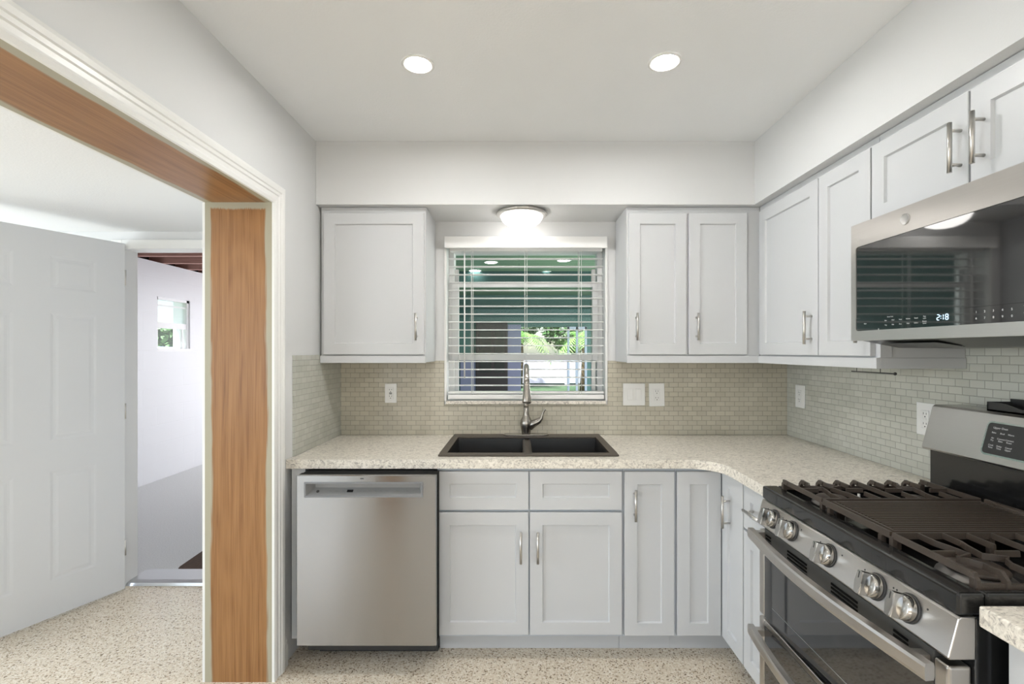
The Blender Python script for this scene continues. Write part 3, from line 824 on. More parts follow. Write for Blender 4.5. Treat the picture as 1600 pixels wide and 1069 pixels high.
for y in (gy0 + .02, gy1 - .03): m.tube([(1.360, y, .945), (1.382, y, .952)], .005, 8)
for x in (.945, 1.345):
    for y in (gy0 + .01, gy1 - .01): m.box(x - .008, x + .008, y - .006, y + .006, .9055, .936)
m.build('griddle', IRON, t)
m = MB(); bar(m, (.912, 1.176), (.912, 1.436), .010, .016); m.box(.906, .918, 1.20, 1.212, .9055, .94); m.box(.906, .918, 1.40, 1.412, .9055, .94); bar(m, (1.395, 1.176), (1.395, 1.436), .010, .014); m.box(1.389, 1.401, 1.20, 1.212, .9055, .945); m.box(1.389, 1.401, 1.40, 1.412, .9055, .945); bar(m, (.912, 1.180), (1.395, 1.180), .006, .010, ZG - .004); m.build('centre_grate_rail', IRON, t)

# backguard
m = MB(); m.prism([(1.413, 1.062), (1.409, 1.068), (1.447, 1.208), (1.455, 1.214), (1.545, 1.214), (1.545, 1.062)], 'y', RY_0, RY_1, .004, 3)
bg = m.build('backguard', STEEL, t)
sx2, sz2 = 1.447 - 1.409, 1.208 - 1.068; L2 = math.hypot(sx2, sz2)
def guard_M(y, z, off=.0):
    f = (z - 1.068) / sz2; n_ = Vector((-sz2 / L2, 0, sx2 / L2)); p = Vector((1.409 + sx2 * f, y, z)) + n_ * off; M = Matrix.Identity(4)
    M.col[0][:3] = (0, -1, 0); M.col[1][:3] = (sx2 / L2, 0, sz2 / L2); M.col[2][:3] = n_; M.col[3][:3] = p
    return M
GM = guard_M(yc, 1.137)
def rrect(w, h, r, n=5):
    out = []
    for cx, cy, a in ((w - r, h - r, 0), (-w + r, h - r, 90), (-w + r, -h + r, 180), (w - r, -h + r, 270)):
        out += arc(cx, cy, r, a, a + 90, n)
    return out
MB(GM).prism(rrect(.166, .052, .012), 'z', .0002, .0025, .001).build('display_bezel', CHROME, bg)
dp = MB(GM).prism(rrect(.161, .047, .010), 'z', .0026, .0034).build('display_panel', BLKPL, bg)
def gl(s, u, v, sz_):
    text_mesh(s, sz_, GM @ Matrix.Translation((u, v, .0036)), 'button_lettering', WHITEINK, bg, .0001)
gl('Upper Oven', -.122, .033, .0085)
for (u, v, s) in ((-.138, .018, 'Bake'), (-.113, .018, 'Broil'), (-.088, .018, 'Warm'), (-.138, -.002, 'Air\nFry'), (-.113, -.002, 'Convect\nBake'), (-.088, -.002, 'Convect\nRoast'), (-.138, -.024, 'Cook\nTime'), (-.113, -.024, 'Delay\nTime'), (-.086, -.024, 'Cancel\nUpper')):
    gl(s, u, v, .0068)
gl('Lower Oven', .118, .033, .0085)
for (u, v, s) in ((.088, .018, 'Bake'), (.113, .018, 'Broil'), (.138, .018, 'Warm'), (.088, -.002, 'Self\nClean'), (.113, -.002, 'Steam\nClean'), (.138, -.002, 'Cancel\nLower'), (-.030, -.030, 'Timer'), (.0, -.030, 'Clock'), (.032, -.030, 'Light')):
    gl(s, u, v, .0068)
MB(GM).box(-.045, .045, .0, .032, .0034, .0040).build('display', BLGLASS, bg)

# black tray resting on top of the backguard
tr = MB(); n = 20; y0_, y1_ = 1.10, 1.50
tr.box(1.462, 1.540, y0_, y1_, 1.2148, 1.220)
pts_in = []
for i in range(n + 1):
    y = y0_ + (y1_ - y0_) * i / n; f = abs((i / n) * 2 - 1)
    z = 1.226 + .016 * min(1, max(0, (f - .45) / .3)) ** 1
    pts_in.append((y, z))
tr.prism([(y0_, 1.2148), (y1_, 1.2148)] + pts_in[::-1], 'x', 1.462, 1.467)
tr.box(1.535, 1.540, y0_, y1_, 1.2148, 1.252); tr.box(1.462, 1.540, y0_, y0_ + .004, 1.2148, 1.243); tr.box(1.462, 1.540, y1_ - .004, y1_, 1.2148, 1.243)
tag(tr.build('tray', BLKPL), 'black open tray lying on top of the range backguard', 'tray')

# ------------------------------------------------------------------ microwave
MX, MY0, MY1, MZ0, MZ1 = 1.156, .912, 1.671, 1.436, 1.834
t = thing('microwave', 'stainless over-the-range microwave with a dark glass door showing 2:18', 'microwave', (1.36, 1.29, MZ0))
m = MB(); m.prism([(MX + .03, MZ1), (XR - .0095, MZ1), (XR - .0095, MZ0 - .026), (1.32, MZ0 - .024), (MX + .03, MZ0 + .002)], 'y', MY0 + .002, MY1 - .002)
m.build('housing', plain('dark_grey_metal', (.05, .048, .045), .3, .6, var=.1), t)
m = MB(); m.prism([(1.22, MZ0 - .0095), (1.300, MZ0 - .0215), (1.300, MZ0 - .0225), (1.22, MZ0 - .0105)], 'y', 1.40, 1.60); m.build('filter_grille', plain('dark_filter', (.12, .12, .12), .4, .8, var=.1), t)
MB().lathe([(.028, -.001), (.024, -.003)], (1.44, 1.28, MZ0 - .0255), n=18).build('cooktop_lamp', PLATE, t)
GZ0, GZ1, GY0, GY1 = 1.469, 1.756, MY0 + .022, MY1 - .022
m = MB()
def frame_ring(m, y0, y1, z0, z1, gy0, gy1, gz0, gz1, x, r, th):
    O = [(y0, z0), (y1, z0), (y1, z1), (y0, z1)]
    # inner rounded rectangle, outer corners each serve a quarter of it
    inn = []
    for k, (cy, cz_, a) in enumerate(((gy0 + r, gz0 + r, 180), (gy1 - r, gz0 + r, 270), (gy1 - r, gz1 - r, 0), (gy0 + r, gz1 - r, 90))):
        inn.append(arc(cy, cz_, r, a, a + 90, 6))
    Of = [m._v((x, *p)) for p in O]; Ob = [m._v((x + th, *p)) for p in O]
    If = [[m._v((x, *p)) for p in q] for q in inn]; Ib = [[m._v((x + .004, *p)) for p in q] for q in inn]
    for k in range(4):
        l = (k + 1) % 4
        for j in range(6):
            m.bm.faces.new((Of[k], If[k][j + 1], If[k][j])); m.bm.faces.new((If[k][j], If[k][j + 1], Ib[k][j + 1], Ib[k][j]))
        m.bm.faces.new((Of[k], Of[l], If[l][0], If[k][6])); m.bm.faces.new((If[k][6], If[l][0], Ib[l][0], Ib[k][6]))
        m.bm.faces.new((Of[k], Of[l], Ob[l], Ob[k]))
frame_ring(m, MY0, MY1, MZ0, MZ1, GY0, GY1, GZ0, GZ1, MX, .010, .031)
m.build('door_frame', STEEL, t)
MB().box(MX + .0025, MX + .030, GY0 - .001, GY1 + .001, 1.5125, GZ1 + .001).build('door_glass', BLGLASS, t)
cpm = MB().box(MX + .002, MX + .030, GY0 - .001, GY1 + .001, GZ0 - .001, 1.512).build('control_strip', BLGLASS, t)
def mw_M(y, z, off=.0015):
    M = Matrix.Identity(4)
    M.col[0][:3] = (0, -1, 0); M.col[1][:3] = (0, 0, 1); M.col[2][:3] = (-1, 0, 0); M.col[3][:3] = (MX + off, y, z)
    return M
MB(mw_M(1.437, 1.796, 0)).lathe([(.0175, 0), (.0175, .0025), (.016, .003), (.0155, .0022), (.0, .0022)], n=32, cap=False).build('badge', plain('satin_badge', (.5, .49, .47), .5, .6, var=.02), t)
bdg = text_mesh('GE', .019, mw_M(1.437, 1.796, .0030), 'badge_lettering', GREYINK, t, .0005)
# clock digits 2:18 in seven segments
m = MB(mw_M(1.308, 1.4935, .0012)); H, Wd, S = .015, .0075, .0018
seg = {'a': (0, H, Wd, 0), 'g': (0, H / 2, Wd, 0), 'd': (0, 0, Wd, 0), 'f': (0, H / 2, 0, H / 2), 'b': (Wd, H / 2, 0, H / 2), 'e': (0, 0, 0, H / 2), 'c': (Wd, 0, 0, H / 2)}
def digit(s, u):
    for k in s:
        x, y, w, h = seg[k]
        m.box(u + x - (S / 2 if w == 0 else -.001), u + x + (S / 2 if w == 0 else w - .001), y - H / 2 - (S / 2 if h == 0 else -.001), y - H / 2 + (S / 2 if h == 0 else h - .001), 0, .0005)
digit('abged', -.021); digit('bc', -.0088); digit('abcdefg', .006)
m.box(-.0092, -.0076, .002, .004, 0, .0005); m.box(-.0092, -.0076, -.004, -.002, 0, .0005)
m.build('clock_digits', DIGIT, t)
def ml(s, y, z, sz_=.0055): text_mesh(s, sz_, mw_M(y, z, .0012), 'button_lettering', WHITEINK, t, .0001)
ml('Sensor Cook', 1.497, 1.508, .0045)
for i, (a, b) in enumerate((('Bev', 'Veg'), ('Meal', 'Fish'), ('Soup', 'Rice'), ('Reheat', 'Melt'), ('Snack', 'Soften'), ('Pop\ncorn', 'Power\nLevel'))):
    y = 1.515 - i * .029; ml(a, y, 1.497); ml(b, y, 1.483)
ml('Vent', 1.605, 1.492, .006)
for i in range(5):
    ml(str(i + 1), 1.215 - i * .022, 1.499, .008); ml(str((i + 6) % 10), 1.215 - i * .022, 1.483, .008)
ml('Cook\nTime', 1.094, 1.502); ml('Timer\nOff', 1.094, 1.484); ml('Start', 1.06, 1.486); ml('Add 30 Sec', 1.05, 1.502)
MB(mw_M(1.545, 1.471, .0012)).box(-.001, .001, -.003, .003, 0, .0004).build('latch_mark', WHITEINK, t)

# ------------------------------------------------------------------ window with blind
w = MB(); FY0, FY1 = 2.90, 2.985
fr = .030
w.box(WX0 + .0005, WX0 + fr, FY0, FY1, WZ0, WZ1); w.box(WX1 - fr, WX1 - .0005, FY0, FY1, WZ0, WZ1); w.box(WX0 + fr, WX1 - fr, FY0, FY1, WZ1 - .035, WZ1); w.box(WX0 + fr, WX1 - fr, FY0, FY1, WZ0, WZ0 + .02)
win = struct(w.build('window_1', WINF), 'white single-hung window over the sink, its lower sash raised')
sa = MB(); x0, x1, z0, z1 = -.405, .475, 1.345, 1.816
sa.box(x0, x0 + .042, 2.888, 2.915, z0, z1, .002); sa.box(x1 - .034, x1, 2.888, 2.915, z0, z1, .002); sa.box(x0 + .042, x1 - .034, 2.886, 2.916, z1 - .030, z1, .002); sa.box(x0 + .042, x1 - .034, 2.886, 2.916, z0, z0 + .036, .003)
sa.build('window_sash', WINF, win)
MB().box(x0 + .042, x1 - .034, 2.900, 2.904, z0 + .036, z1 - .030).build('window_pane', GLASS, win)
MB().box(WX0 + fr, WX1 - fr, 2.945, 2.949, 1.80, WZ1 - .035).build('window_pane', GLASS, win)
g = MB()
for x in (-.382, .455): g.box(x - .012, x + .012, 2.93, 2.96, WZ0 + .02, 1.90)
g.build('window_track', GREYMET, win)
struct(MB().box(WX0 - .002, WX1 + .002, YB - .022, 2.90, WZ0 - .020, WZ0 - .0005, .003).build('trim_6', QUARTZ), 'thin speckled stone sill under the blind')
wt = MB(); wt.box(WX0 - .011, WX0 + .001, YB - .012, YB + .02, WZ0 - .0, 2.0, .001); wt.box(WX1 - .001, WX1 + .011, YB - .012, YB + .02, WZ0, 2.0, .001)
struct(wt.build('trim_7', TRIM), 'narrow white edge strips beside the kitchen window')

t = thing('window_blind', 'white horizontal blind with its slats open, over the sink window', 'blind', (.04, 2.83, WZ0))
MB().box(-.428, .506, 2.745, 2.762, 1.992, 2.058, .003).build('valance', BLIND, t)
MB().box(-.405, .488, 2.805, 2.857, 1.985, 2.028, .002).build('headrail', BLIND, t)
s = MB(); zs_ = []
zz = 1.945
pitch = 12.35 * 2.83 / 750
while zz > 1.175:
    zs_.append(zz)
    c = .0022
    s.prism([(2.806, zz - c), (2.818, zz), (2.831, zz + c * .6), (2.844, zz), (2.856, zz - c), (2.856, zz + .0010 - c), (2.844, zz + .0024), (2.831, zz + c * .6 + .0026), (2.818, zz + .0024), (2.806, zz + .0010 - c)], 'x', -.414, .495)
    zz -= pitch
s.build('slats', BLIND, t)
MB().box(-.416, .497, 2.800, 2.856, 1.120, 1.147, .005).build('bottom_rail', BLIND, t)
MB().box(-.414, .495, 2.804, 2.856, 1.152, 1.165, .002).build('stacked_slats', BLIND, t)
for x in (-.279, .034, .352):
    c = MB()
    for y in (2.8035, 2.8585): c.tube([(x, y, 1.13), (x, y, 1.99)], .0014, 6)
    c.tube([(x + .012, 2.8025, 1.13), (x + .012, 2.8025, 1.99)], .0012, 6)
    c.build('ladder_cord', CORD, t)
MB().tube([(-.317, 2.792, 1.242), (-.317, 2.792, 1.992)], .0042, 8).build('tilt_wand', PLATE, t)

# ------------------------------------------------------------------ outlets and switch
def plate_thing(name, label, cat, M, w_, h_, kind, group=None):
    loc = M @ Vector((0, 0, 0))
    t = thing(name, label, cat, tuple(loc))
    MB(M).box(-w_ / 2, w_ / 2, -h_ / 2, h_ / 2, .0003, .006, .002).build('cover_plate', PLATE, t)
    if kind == 'outlet':
        MB(M).box(-.017, .017, -.034, .034, .006, .0085, .0015).build('receptacle', PLATE, t)
        s = MB(M)
        for v in (.019, -.019):
            s.box(-.008, -.006, v - .001, v + .007, .0085, .0088); s.box(.005, .007, v - .001, v + .006, .0085, .0088)
            s.lathe([(.0026, .0085), (.0026, .0088)], (0, v - .009, 0), n=10)
        s.build('slots', SLOT, t)
        b = MB(M); b.box(-.008, .008, .0012, .0048, .0086, .0098, .0004); b.box(-.008, .008, -.0048, -.0012, .0086, .0098, .0004)
        b.build('test_buttons', SLOT if 'dark' in label else PLATE, t)
    else:
        for u, tl in ((-.024, -4), (.024, 3)):
            MB(M).box(u - .0175, u + .0175, -.034, .034, .006, .0072).build('rocker_frame', PLATE, t)
            MB(M @ Matrix.Translation((u, 0, .0085)) @ Matrix.Rotation(math.radians(tl), 4, 'X')).box(-.0155, .0155, -.032, .032, -.003, .0012, .001).build('rocker', PLATE, t)
    return t
def back_M(x, z, tilt=0): 
    M = Matrix.Identity(4); M.col[0][:3] = (1, 0, 0); M.col[1][:3] = (0, 0, 1); M.col[2][:3] = (0, -1, 0); M.col[3][:3] = (x, YB - T, z)
    return M @ Matrix.Rotation(math.radians(tilt), 4, 'Z')
def right_M(y, z):
    M = Matrix.Identity(4); M.col[0][:3] = (0, -1, 0); M.col[1][:3] = (0, 0, 1); M.col[2][:3] = (-1, 0, 0); M.col[3][:3] = (XR - T, y, z)
    return M
plate_thing('wall_outlet', 'white outlet with dark test buttons, between dishwasher side wall and window', 'outlet', back_M(-.745, 1.156), .068, .112, 'outlet')
plate_thing('light_switch', 'square white double rocker switch on the mosaic beside the window', 'switch', back_M(.668, 1.149), .128, .128, 'switch')
plate_thing('wall_outlet', 'slightly tilted white outlet right beside the double switch', 'outlet', back_M(.800, 1.147, 1), .090, .134, 'outlet')
plate_thing('wall_outlet', 'white outlet on the side wall close to the back corner', 'outlet', right_M(2.658, 1.150), .085, .125, 'outlet')
plate_thing('wall_outlet', 'white outlet partly hidden behind the range backguard', 'outlet', right_M(1.835, 1.140), .085, .125, 'outlet')

# thin dark rod under the corner wall cabinet
m = MB(); m.tube([(1.40, 2.02, 1.316), (1.40, 1.79, 1.316)], .0022, 8); m.lathe([(.001, -.006), (.005, -.003), (.006, 0), (.005, .003), (.001, .006)], (1.40, 1.787, 1.316), 'y', 12)
for y in (1.99, 1.86): m.tube([(1.40, y, 1.316), (1.40, y, UZ0 - .0005)], .0012, 6)
tag(m.build('cabinet_rod', SLOT), 'thin dark rod with a ball end hung under the corner wall cabinet', 'rod')

# ------------------------------------------------------------------ lamps
def recessed(x, y, label, z=ZC, r=.061, ri=.045, lens=LENS, name='recessed_light', rootmat=TRIM):
    t = thing(name, label, 'ceiling light', (x, y, z))
    MB().lathe([(ri, -.0005), (ri + .002, -.004), (r - .004, -.006), (r, -.0035), (r, -.0005)], (x, y, z), n=40, cap=False).build('trim_ring', rootmat, t)
    MB().lathe([(ri + .001, -.0015), (.001, -.0018)], (x, y, z), n=32).build('lens', lens, t)
    return t
recessed(-.380, 1.804, 'lit recessed ceiling light nearer the wood-lined opening')
recessed(.543, 1.790, 'lit recessed ceiling light nearer the range')
for p in ((-.380, -.2), (.543, -.2)):
    recessed(*p, 'lit recessed ceiling light behind the camera', )['group'] = 'recessed lights behind the camera'
t = thing('ceiling_lamp', 'lit round flush-mount dome lamp under the soffit above the window', 'ceiling light', (.014, 2.60, ZS))
MB().lathe([(.110, -.0005), (.132, -.006), (.139, -.014), (.137, -.019), (.126, -.024), (.116, -.026)], (.014, 2.60, ZS), n=48).build('lamp_base', HANDLE, t)
MB().lathe([(.115, -.0262), (.111, -.036), (.101, -.052), (.081, -.069), (.055, -.080), (.028, -.086), (.001, -.088)], (.014, 2.60, ZS), n=48).build('lamp_shade', DOME, t)

# ------------------------------------------------------------------ side room behind the opening
SYB, SYF = 2.845, 2.95; DXL, DXR, DZH = -2.344, -1.46, 2.005
s = MB(); s.box(-4.6, DXL - .02, SYB, SYF, 0, 2.2); s.box(DXR + .02, XJ, SYB, SYF, 0, 2.2); s.box(DXL - .02, DXR + .02, SYB, SYF, DZH + .02, 2.2)
struct(s.build('wall_side_back', WALL), 'white side-room wall with the open doorway')
struct(MB().box(-4.6, XJ, YR - .1, 3.0, 2.11, 2.2).build('ceiling_side', CEIL), 'low white ceiling of the side room')
s = MB(); s.box(-4.7, -4.6, YR - .1, -1.0, 0, 2.2); s.box(-4.7, -4.6, 1.8, SYF, 0, 2.2); s.box(-4.7, -4.6, -1.0, 1.8, 0, .6); s.box(-4.7, -4.6, -1.0, 1.8, 2.0, 2.2)
s.box(-4.6, XJ, YR - .12, YR, 0, 2.2)
struct(s.build('wall_side_left', WALL), 'outer wall of the side room with its window')
s = MB()
s.box(DXL - .065, DXL, SYB - .014, SYB, 0, DZH + .055, .003); s.box(DXR, DXR + .055, SYB - .014, SYB, 0, DZH + .055, .003); s.box(DXL, DXR, SYB - .014, SYB, DZH, DZH + .055, .003)
s.box(DXL - .02, DXL, SYB, SYF, 0, DZH); s.box(DXR, DXR + .02, SYB, SYF, 0, DZH); s.box(DXL - .02, DXR + .02, SYB, SYF, DZH, DZH + .02)
struct(s.build('trim_8', TRIM), 'white casing around the doorway to the garage')
s = MB(); s.prism([(2.862, .0005), (2.868, .016), (2.90, .022), (3.03, .026), (3.03, .0005)], 'x', DXL + .001, DXR - .001)
struct(s.build('trim_9', GREYMET), 'aluminium threshold of the garage doorway')
# the open six-panel door
HX, HY = -2.338, 2.822
ang = math.atan2(-.916, -.40)
Md = Matrix.Translation((HX, HY, 0)) @ Matrix.Rotation(ang, 4, 'Z')
LW = .82
m = MB(Md); TH = .035
us = [0.0, .138, .337, .4785, .68, LW]; vs = [.012, .20, .775, .935, 1.60, 1.725, 1.90, 2.03]
# face toward the kitchen is local +y after this rotation
for side in (0, 1):
    yy = TH if side else 0.0; sg = -1 if side else 1
    for i in range(5):
        for j in range(7):
            a, b, c, d = us[i], us[i + 1], vs[j], vs[j + 1]
            if i in (1, 3) and j in (1, 3, 5):
                rings = [(0, 0), (.012, .0018), (.022, .0018), (.034, .0004)]
                prev = None
                for off, dep in rings:
                    R_ = [m._v((x, yy + sg * dep, z)) for x, z in ((a + off, c + off), (b - off, c + off), (b - off, d - off), (a + off, d - off))]
                    if prev:
                        for k in range(4): m.bm.faces.new((prev[k], prev[(k + 1) % 4], R_[(k + 1) % 4], R_[k]))
                    prev = R_
                m.bm.faces.new(prev)
            else:
                m.poly([(a, yy, c), (b, yy, c), (b, yy, d), (a, yy, d)])
for a, b, c, d in (((0, vs[0]), (LW, vs[0]), 0, 0), ((0, vs[-1]), (LW, vs[-1]), 0, 0), ((0, vs[0]), (0, vs[-1]), 0, 0), ((LW, vs[0]), (LW, vs[-1]), 0, 0)):
    m.poly([(a[0], 0, a[1]), (b[0], 0, b[1]), (b[0], TH, b[1]), (a[0], TH, a[1])])
bmesh.ops.remove_doubles(m.bm, verts=m.bm.verts, dist=1e-5)
dr = struct(m.build('door_1', DOORP), 'white six-panel door standing open into the side room')
kb = MB(Md)
for s_, y_ in ((1, TH), (-1, 0)):
    kb.lathe([(.030, 0), (.028, s_ * .006), (.012, s_ * .010), (.012, s_ * .035), (.024, s_ * .045), (.027, s_ * .056), (.018, s_ * .066), (.001, s_ * .068)], (LW - .065, y_, .95), 'y', 20)
kb.build('door_handle', HANDLE, dr)
hg = MB(Md)
for z in (.25, 1.05, 1.83): hg.tube([(-.003, TH + .001, z - .045), (-.003, TH + .001, z + .045)], .004, 10)
hg.build('hinge', HANDLE, dr)

# ------------------------------------------------------------------ garage beyond the doorway
GXL, GXR, GYF, GYB, GZ = -3.92, -1.55, 2.951, 8.0, 2.366
struct(MB().box(GXL - .2, GXR, 2.8605, GYB, -.12, 0).build('floor_garage', CARPET), 'grey garage floor')
wy0, wy1, wz0, wz1 = 5.20, 5.72, 1.40, 1.998
s = MB(); s.box(GXL - .2, GXL, GYF, wy0, 0, GZ); s.box(GXL - .2, GXL, wy1, GYB, 0, GZ); s.box(GXL - .2, GXL, wy0, wy1, 0, wz0); s.box(GXL - .2, GXL, wy0, wy1, wz1, GZ)
struct(s.build('wall_garage_left', BLOCK), 'white painted block wall of the garage')
s = MB(); s.box(GXR, GXR + .12, GYF, GYB, 0, 2.75); s.box(GXL - .2, GXR + .12, GYB, GYB + .15, 0, 2.75)
struct(s.build('wall_garage_right', BLOCK), 'garage walls out of sight beyond the doorway')
struct(MB().box(GXL - .5, GXR + .12, GYF - .2, GYB + .2, 2.56, 2.62).box(GXL - .20, GXL - .17, GYF, GYB + .15, GZ + .001, 2.56).box(GXL - .2, GXR, GYF - .12, GYF, 2.201, 2.56).build('ceiling_garage', ROOFD), 'dark roof deck over the garage')
y = 3.25
k = 0
while y < GYB - .2:
    r = tag(MB().box(GXL - .15, GXR - .002, y, y + .042, GZ + .001, GZ + .14, .002).build('rafter', RAFTER), 'reddish stained rafter crossing above the white block wall', 'rafter', 'garage rafters')
    y += .405; k += 1
tag(MB().box(GXL + .01, -3.0, 4.70, 4.74, GZ + .142, GZ + .165).build('lath', RAFTER_L), 'pale thin lath lying across the garage rafters', 'lath')
s = MB(); xw = GXL - .06
s.box(xw, xw + .045, wy0, wy0 + .03, wz0, wz1); s.box(xw, xw + .045, wy1 - .035, wy1, wz0, wz1); s.box(xw, xw + .045, wy0, wy1, wz1 - .03, wz1); s.box(xw, xw + .06, wy0, wy1, wz0, wz0 + .03)
w2 = struct(s.build('window_2', WINF), 'small white garage window with sky and a tree outside')
s = MB(); s.box(xw + .01, xw + .04, wy0 + .03, wy1 - .035, 1.655, 1.72); s.box(xw + .01, xw + .035, wy0 + .03, wy1 - .035, 1.90, 1.915); s.box(xw + .01, xw + .035, wy1 - .10, wy1 - .08, wz0, 1.66)
s.build('window_sash', WINF, w2)
MB().box(xw + .015, xw + .019, wy0 + .03, wy1 - .035, wz0 + .03, wz1 - .03).build('window_pane', GLASS, w2)
m = MB(Matrix.Translation((-1.83, 3.32, 0)) @ Matrix.Rotation(math.radians(3), 4, 'Z')).prism(rrect(.37, .28, .08), 'z', .001, .012, .003)
tag(m.build('door_mat', BROWN), 'dark brown mat just past the garage threshold', 'mat')

# ------------------------------------------------------------------ porch outside the kitchen window
PXL, PXR, PYF, PYB = -1.40, 3.2, 3.005, 9.0
struct(MB().box(PXL, PXR + .1, PYF, PYB + .12, -.12, -.02).build('floor_porch', CONC), 'concrete porch floor')
struct(MB().box(PXL, PXR + .1, PYF, PYB + .12, 2.45, 2.52).build('ceiling_porch', GREENB), 'green boarded porch ceiling')
s = MB(); s.box(PXL - .03, PXL + .05, PYF, PYB, -.02, 2.45)
s.box(PXR, PXR + .1, PYF, PYB, -.02, .8); s.box(PXR, PXR + .1, PYF, 3.4, .8, 2.45); s.box(PXR, PXR + .1, 8.2, PYB, .8, 2.45)
struct(s.build('wall_porch_side', TEAL), 'teal side walls of the porch')
ox0, ox1, oz1 = .04, 1.27, 1.86
s = MB(); s.box(PXL, ox0, PYB, PYB + .12, -.02, 2.45); s.box(ox1, PXR, PYB, PYB + .12, -.02, 2.45); s.box(ox0, ox1, PYB, PYB + .12, oz1, 2.45)
struct(s.build('wall_porch_far', TEAL), 'teal far wall of the porch with a wide doorway')
s = MB(); s.box(PXL + .06, PXR - .01, PYB - .35, PYB - .22, 2.02, 2.16); s.box(PXL + .06, PXR - .01, 6.3, 6.42, 2.30, 2.45)
tag(s.build('porch_beam', TEALD), 'dark green beam across the porch under its ceiling', 'beam')
t = thing('porch_door', 'dark brown door on the far porch wall, beside the bright doorway', 'door', (-.5, PYB, 0))
MB().box(-.805, -.215, PYB - .05, PYB - .001, 0, 1.93, .004).build('door_leaf', BROWND, t)
m = MB(); m.box(-.74, -.52, PYB - .056, PYB - .05, 1.0, 1.8); m.box(-.46, -.27, PYB - .056, PYB - .05, 1.0, 1.8); m.build('door_glass', BLGLASS, t)
m = MB(); m.box(-.21, .035, PYB - .03, PYB - .001, -.018, 1.90, .004); m.box(-1.10, -.81, PYB - .03, PYB - .001, -.018, 1.28, .004)
struct(m.build('trim_10', LILAC), 'pale lilac panels either side of the dark porch door')
t = thing('sliding_door', 'white framed glass sliding door standing open on the far porch wall', 'door', (1.1, PYB, 0))
m = MB()
for a in (.90, 1.06, 1.225): m.box(a, a + .04, PYB - .06, PYB - .01, -.018, oz1 - .002, .003)
m.box(.90, 1.265, PYB - .06, PYB - .01, oz1 - .05, oz1 - .002); m.box(.90, 1.265, PYB - .06, PYB - .01, -.018, .05)
m.build('door_frame', plain('pale_blue_frame', (.50, .58, .74), .5, var=.03), t)
MB().box(.94, 1.225, PYB - .037, PYB - .033, .05, oz1 - .05).build('door_glass', GLASS, t)
for (px, py) in ((767, 410), (853, 425), (851, 433), (755, 435), (881, 407), (742, 423)):
    Y = (2.45 - 1.40) * 750 / (549 - py); X = (px - 811) * Y / 750
    tt = recessed(X, Y, 'small lit recessed light in the green porch ceiling', 2.45, .085, .07, PLENS, 'porch_light'); tt['group'] = 'recessed lights in the porch ceiling'

# ------------------------------------------------------------------ outdoors
struct(MB().box(-30, 30, 9.12, 45, -.3, -.06).build('ground', GRASS), 'grass beyond the porch')
struct(MB().box(-30, GXL - .2, -6, 9.12, -.3, -.06).build('ground', GRASS), 'grass beside the garage')
def fence():
    t = thing('garden_fence', 'long white board fence across the grass behind the porch', 'fence', (0, 21, -.06))
    for i in range(12):
        x = -7 + i * 1.8
        MB().box(x, x + .12, 20.98, 21.10, -.06, 1.32, .01).build('post', FENCEM, t)
        MB().box(x + .12, x + 1.8, 21.02, 21.05, 0.0, 1.22).build('board_panel', FENCEM, t)
fence()
def foliage(c, r, n, size, seed, squash=1.0):
    rr = random.Random(seed); m = MB()
    for i in range(n):
        a, b = rr.uniform(0, 2 * PI), math.acos(rr.uniform(-1, 1)); q = rr.uniform(.55, 1) ** .5
        p = Vector((math.sin(b) * math.cos(a), math.sin(b) * math.sin(a), math.cos(b) * squash)) * r * q + Vector(c)
        d = Vector((rr.gauss(0, 1), rr.gauss(0, 1), rr.gauss(0, .6))).normalized(); e = d.cross(Vector((rr.gauss(0, 1), rr.gauss(0, 1), 1))).normalized()
        s_ = size * rr.uniform(.6, 1.3)
        m.poly([p - d * s_, p + e * s_ * .4, p + d * s_, p - e * s_ * .4])
    return m
def tree(x, y, h, r, label, seed):
    t = thing('tree', label, 'tree', (x, y, -.06))
    MB().tube([(x, y, -.06), (x + .05, y, h * .5), (x, y + .05, h)], [.16, .12, .07], 10).build('trunk', BARK, t)
    foliage((x, y, h), r, 2600, .16, seed, .8).build('crown', LEAF, t)
tree(-4.2, 26.0, 2.6, 1.9, 'leafy tree behind the white fence, glimpsed past the dark porch door', 1)
tree(3.0, 27.0, 2.7, 1.7, 'leafy tree behind the white fence, in line with the sliding door', 2)
tree(-.4, 32.0, 3.4, 1.9, 'taller leafy tree behind the white fence between two others', 3)
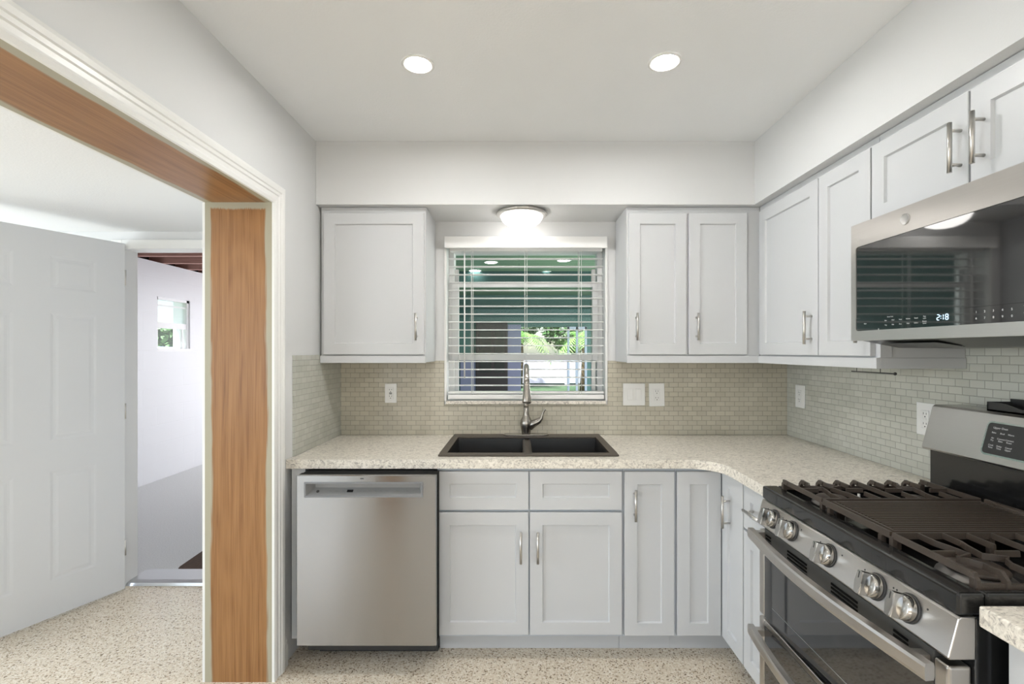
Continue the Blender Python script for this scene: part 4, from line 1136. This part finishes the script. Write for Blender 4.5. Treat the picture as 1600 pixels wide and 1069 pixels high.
tree(-11.2, 15.2, 1.1, 1.35, 'low rounded tree outside the small garage window', 4)
def palm(x, y, h, label, seed):
    rr = random.Random(seed); t = thing('palm', label, 'palm', (x, y, -.06))
    MB().tube([(x, y, -.06), (x + .08, y, h * .6), (x + .05, y, h)], [.12, .09, .08], 10).build('trunk', BARK, t)
    m = MB()
    for i in range(16):
        a = 2 * PI * i / 16 + rr.uniform(-.2, .2); L_ = rr.uniform(1.0, 1.5); el = rr.uniform(.1, .9)
        pts = []
        for k in range(7):
            f = k / 6; pts.append(Vector((x + .05 + math.cos(a) * L_ * f, y + math.sin(a) * L_ * f, h + math.sin(el) * L_ * f - .9 * L_ * f * f)))
        for k in range(6):
            p = pts[k]; d = (pts[k + 1] - p).normalized(); sd = d.cross(Vector((0, 0, 1))).normalized()
            for q in range(3):
                b = p + (pts[k + 1] - p) * q / 3
                for sg in (-1, 1):
                    tip = b + sd * sg * .38 * (1 - .4 * k / 6) + d * .16 - Vector((0, 0, .12))
                    m.poly([b, b + d * .05, tip])
    m.build('fronds', LEAFL, t)
palm(2.25, 17.0, 1.95, 'small palm standing on the grass outside the bright doorway', 5)
palm(.02, 19.0, 2.0, 'palm with bright fronds close in front of the white fence', 6)
# car outside the garage window
cx, cy = -8.6, 12.0
t = thing('parked_car', 'pale blue car parked outside the small garage window', 'car', (cx, cy, -.06))
prof = [(-2.1, .35), (2.1, .35), (2.15, .75), (1.9, .95), (1.1, 1.02), (.55, 1.50), (-.9, 1.53), (-1.6, 1.05), (-2.1, .95)]
MB().prism([(cx + a, b) for a, b in prof], 'y', cy - .85, cy + .85, .06, 3).build('car_body', CARP, t)
for s_ in (-1, 1):
    MB().prism([(cx + .98, 1.05), (cx + .50, 1.44), (cx - .80, 1.46), (cx - 1.35, 1.08)], 'y', cy + s_ * .852, cy + s_ * .858).build('side_window', BLGLASS, t)
    for a in (-1.35, 1.35): MB().lathe([(.31, -.1), (.33, -.05), (.33, .05), (.31, .1)], (cx + a, cy + s_ * .80, .27), 'y', 24).build('wheel', RUBBER, t)
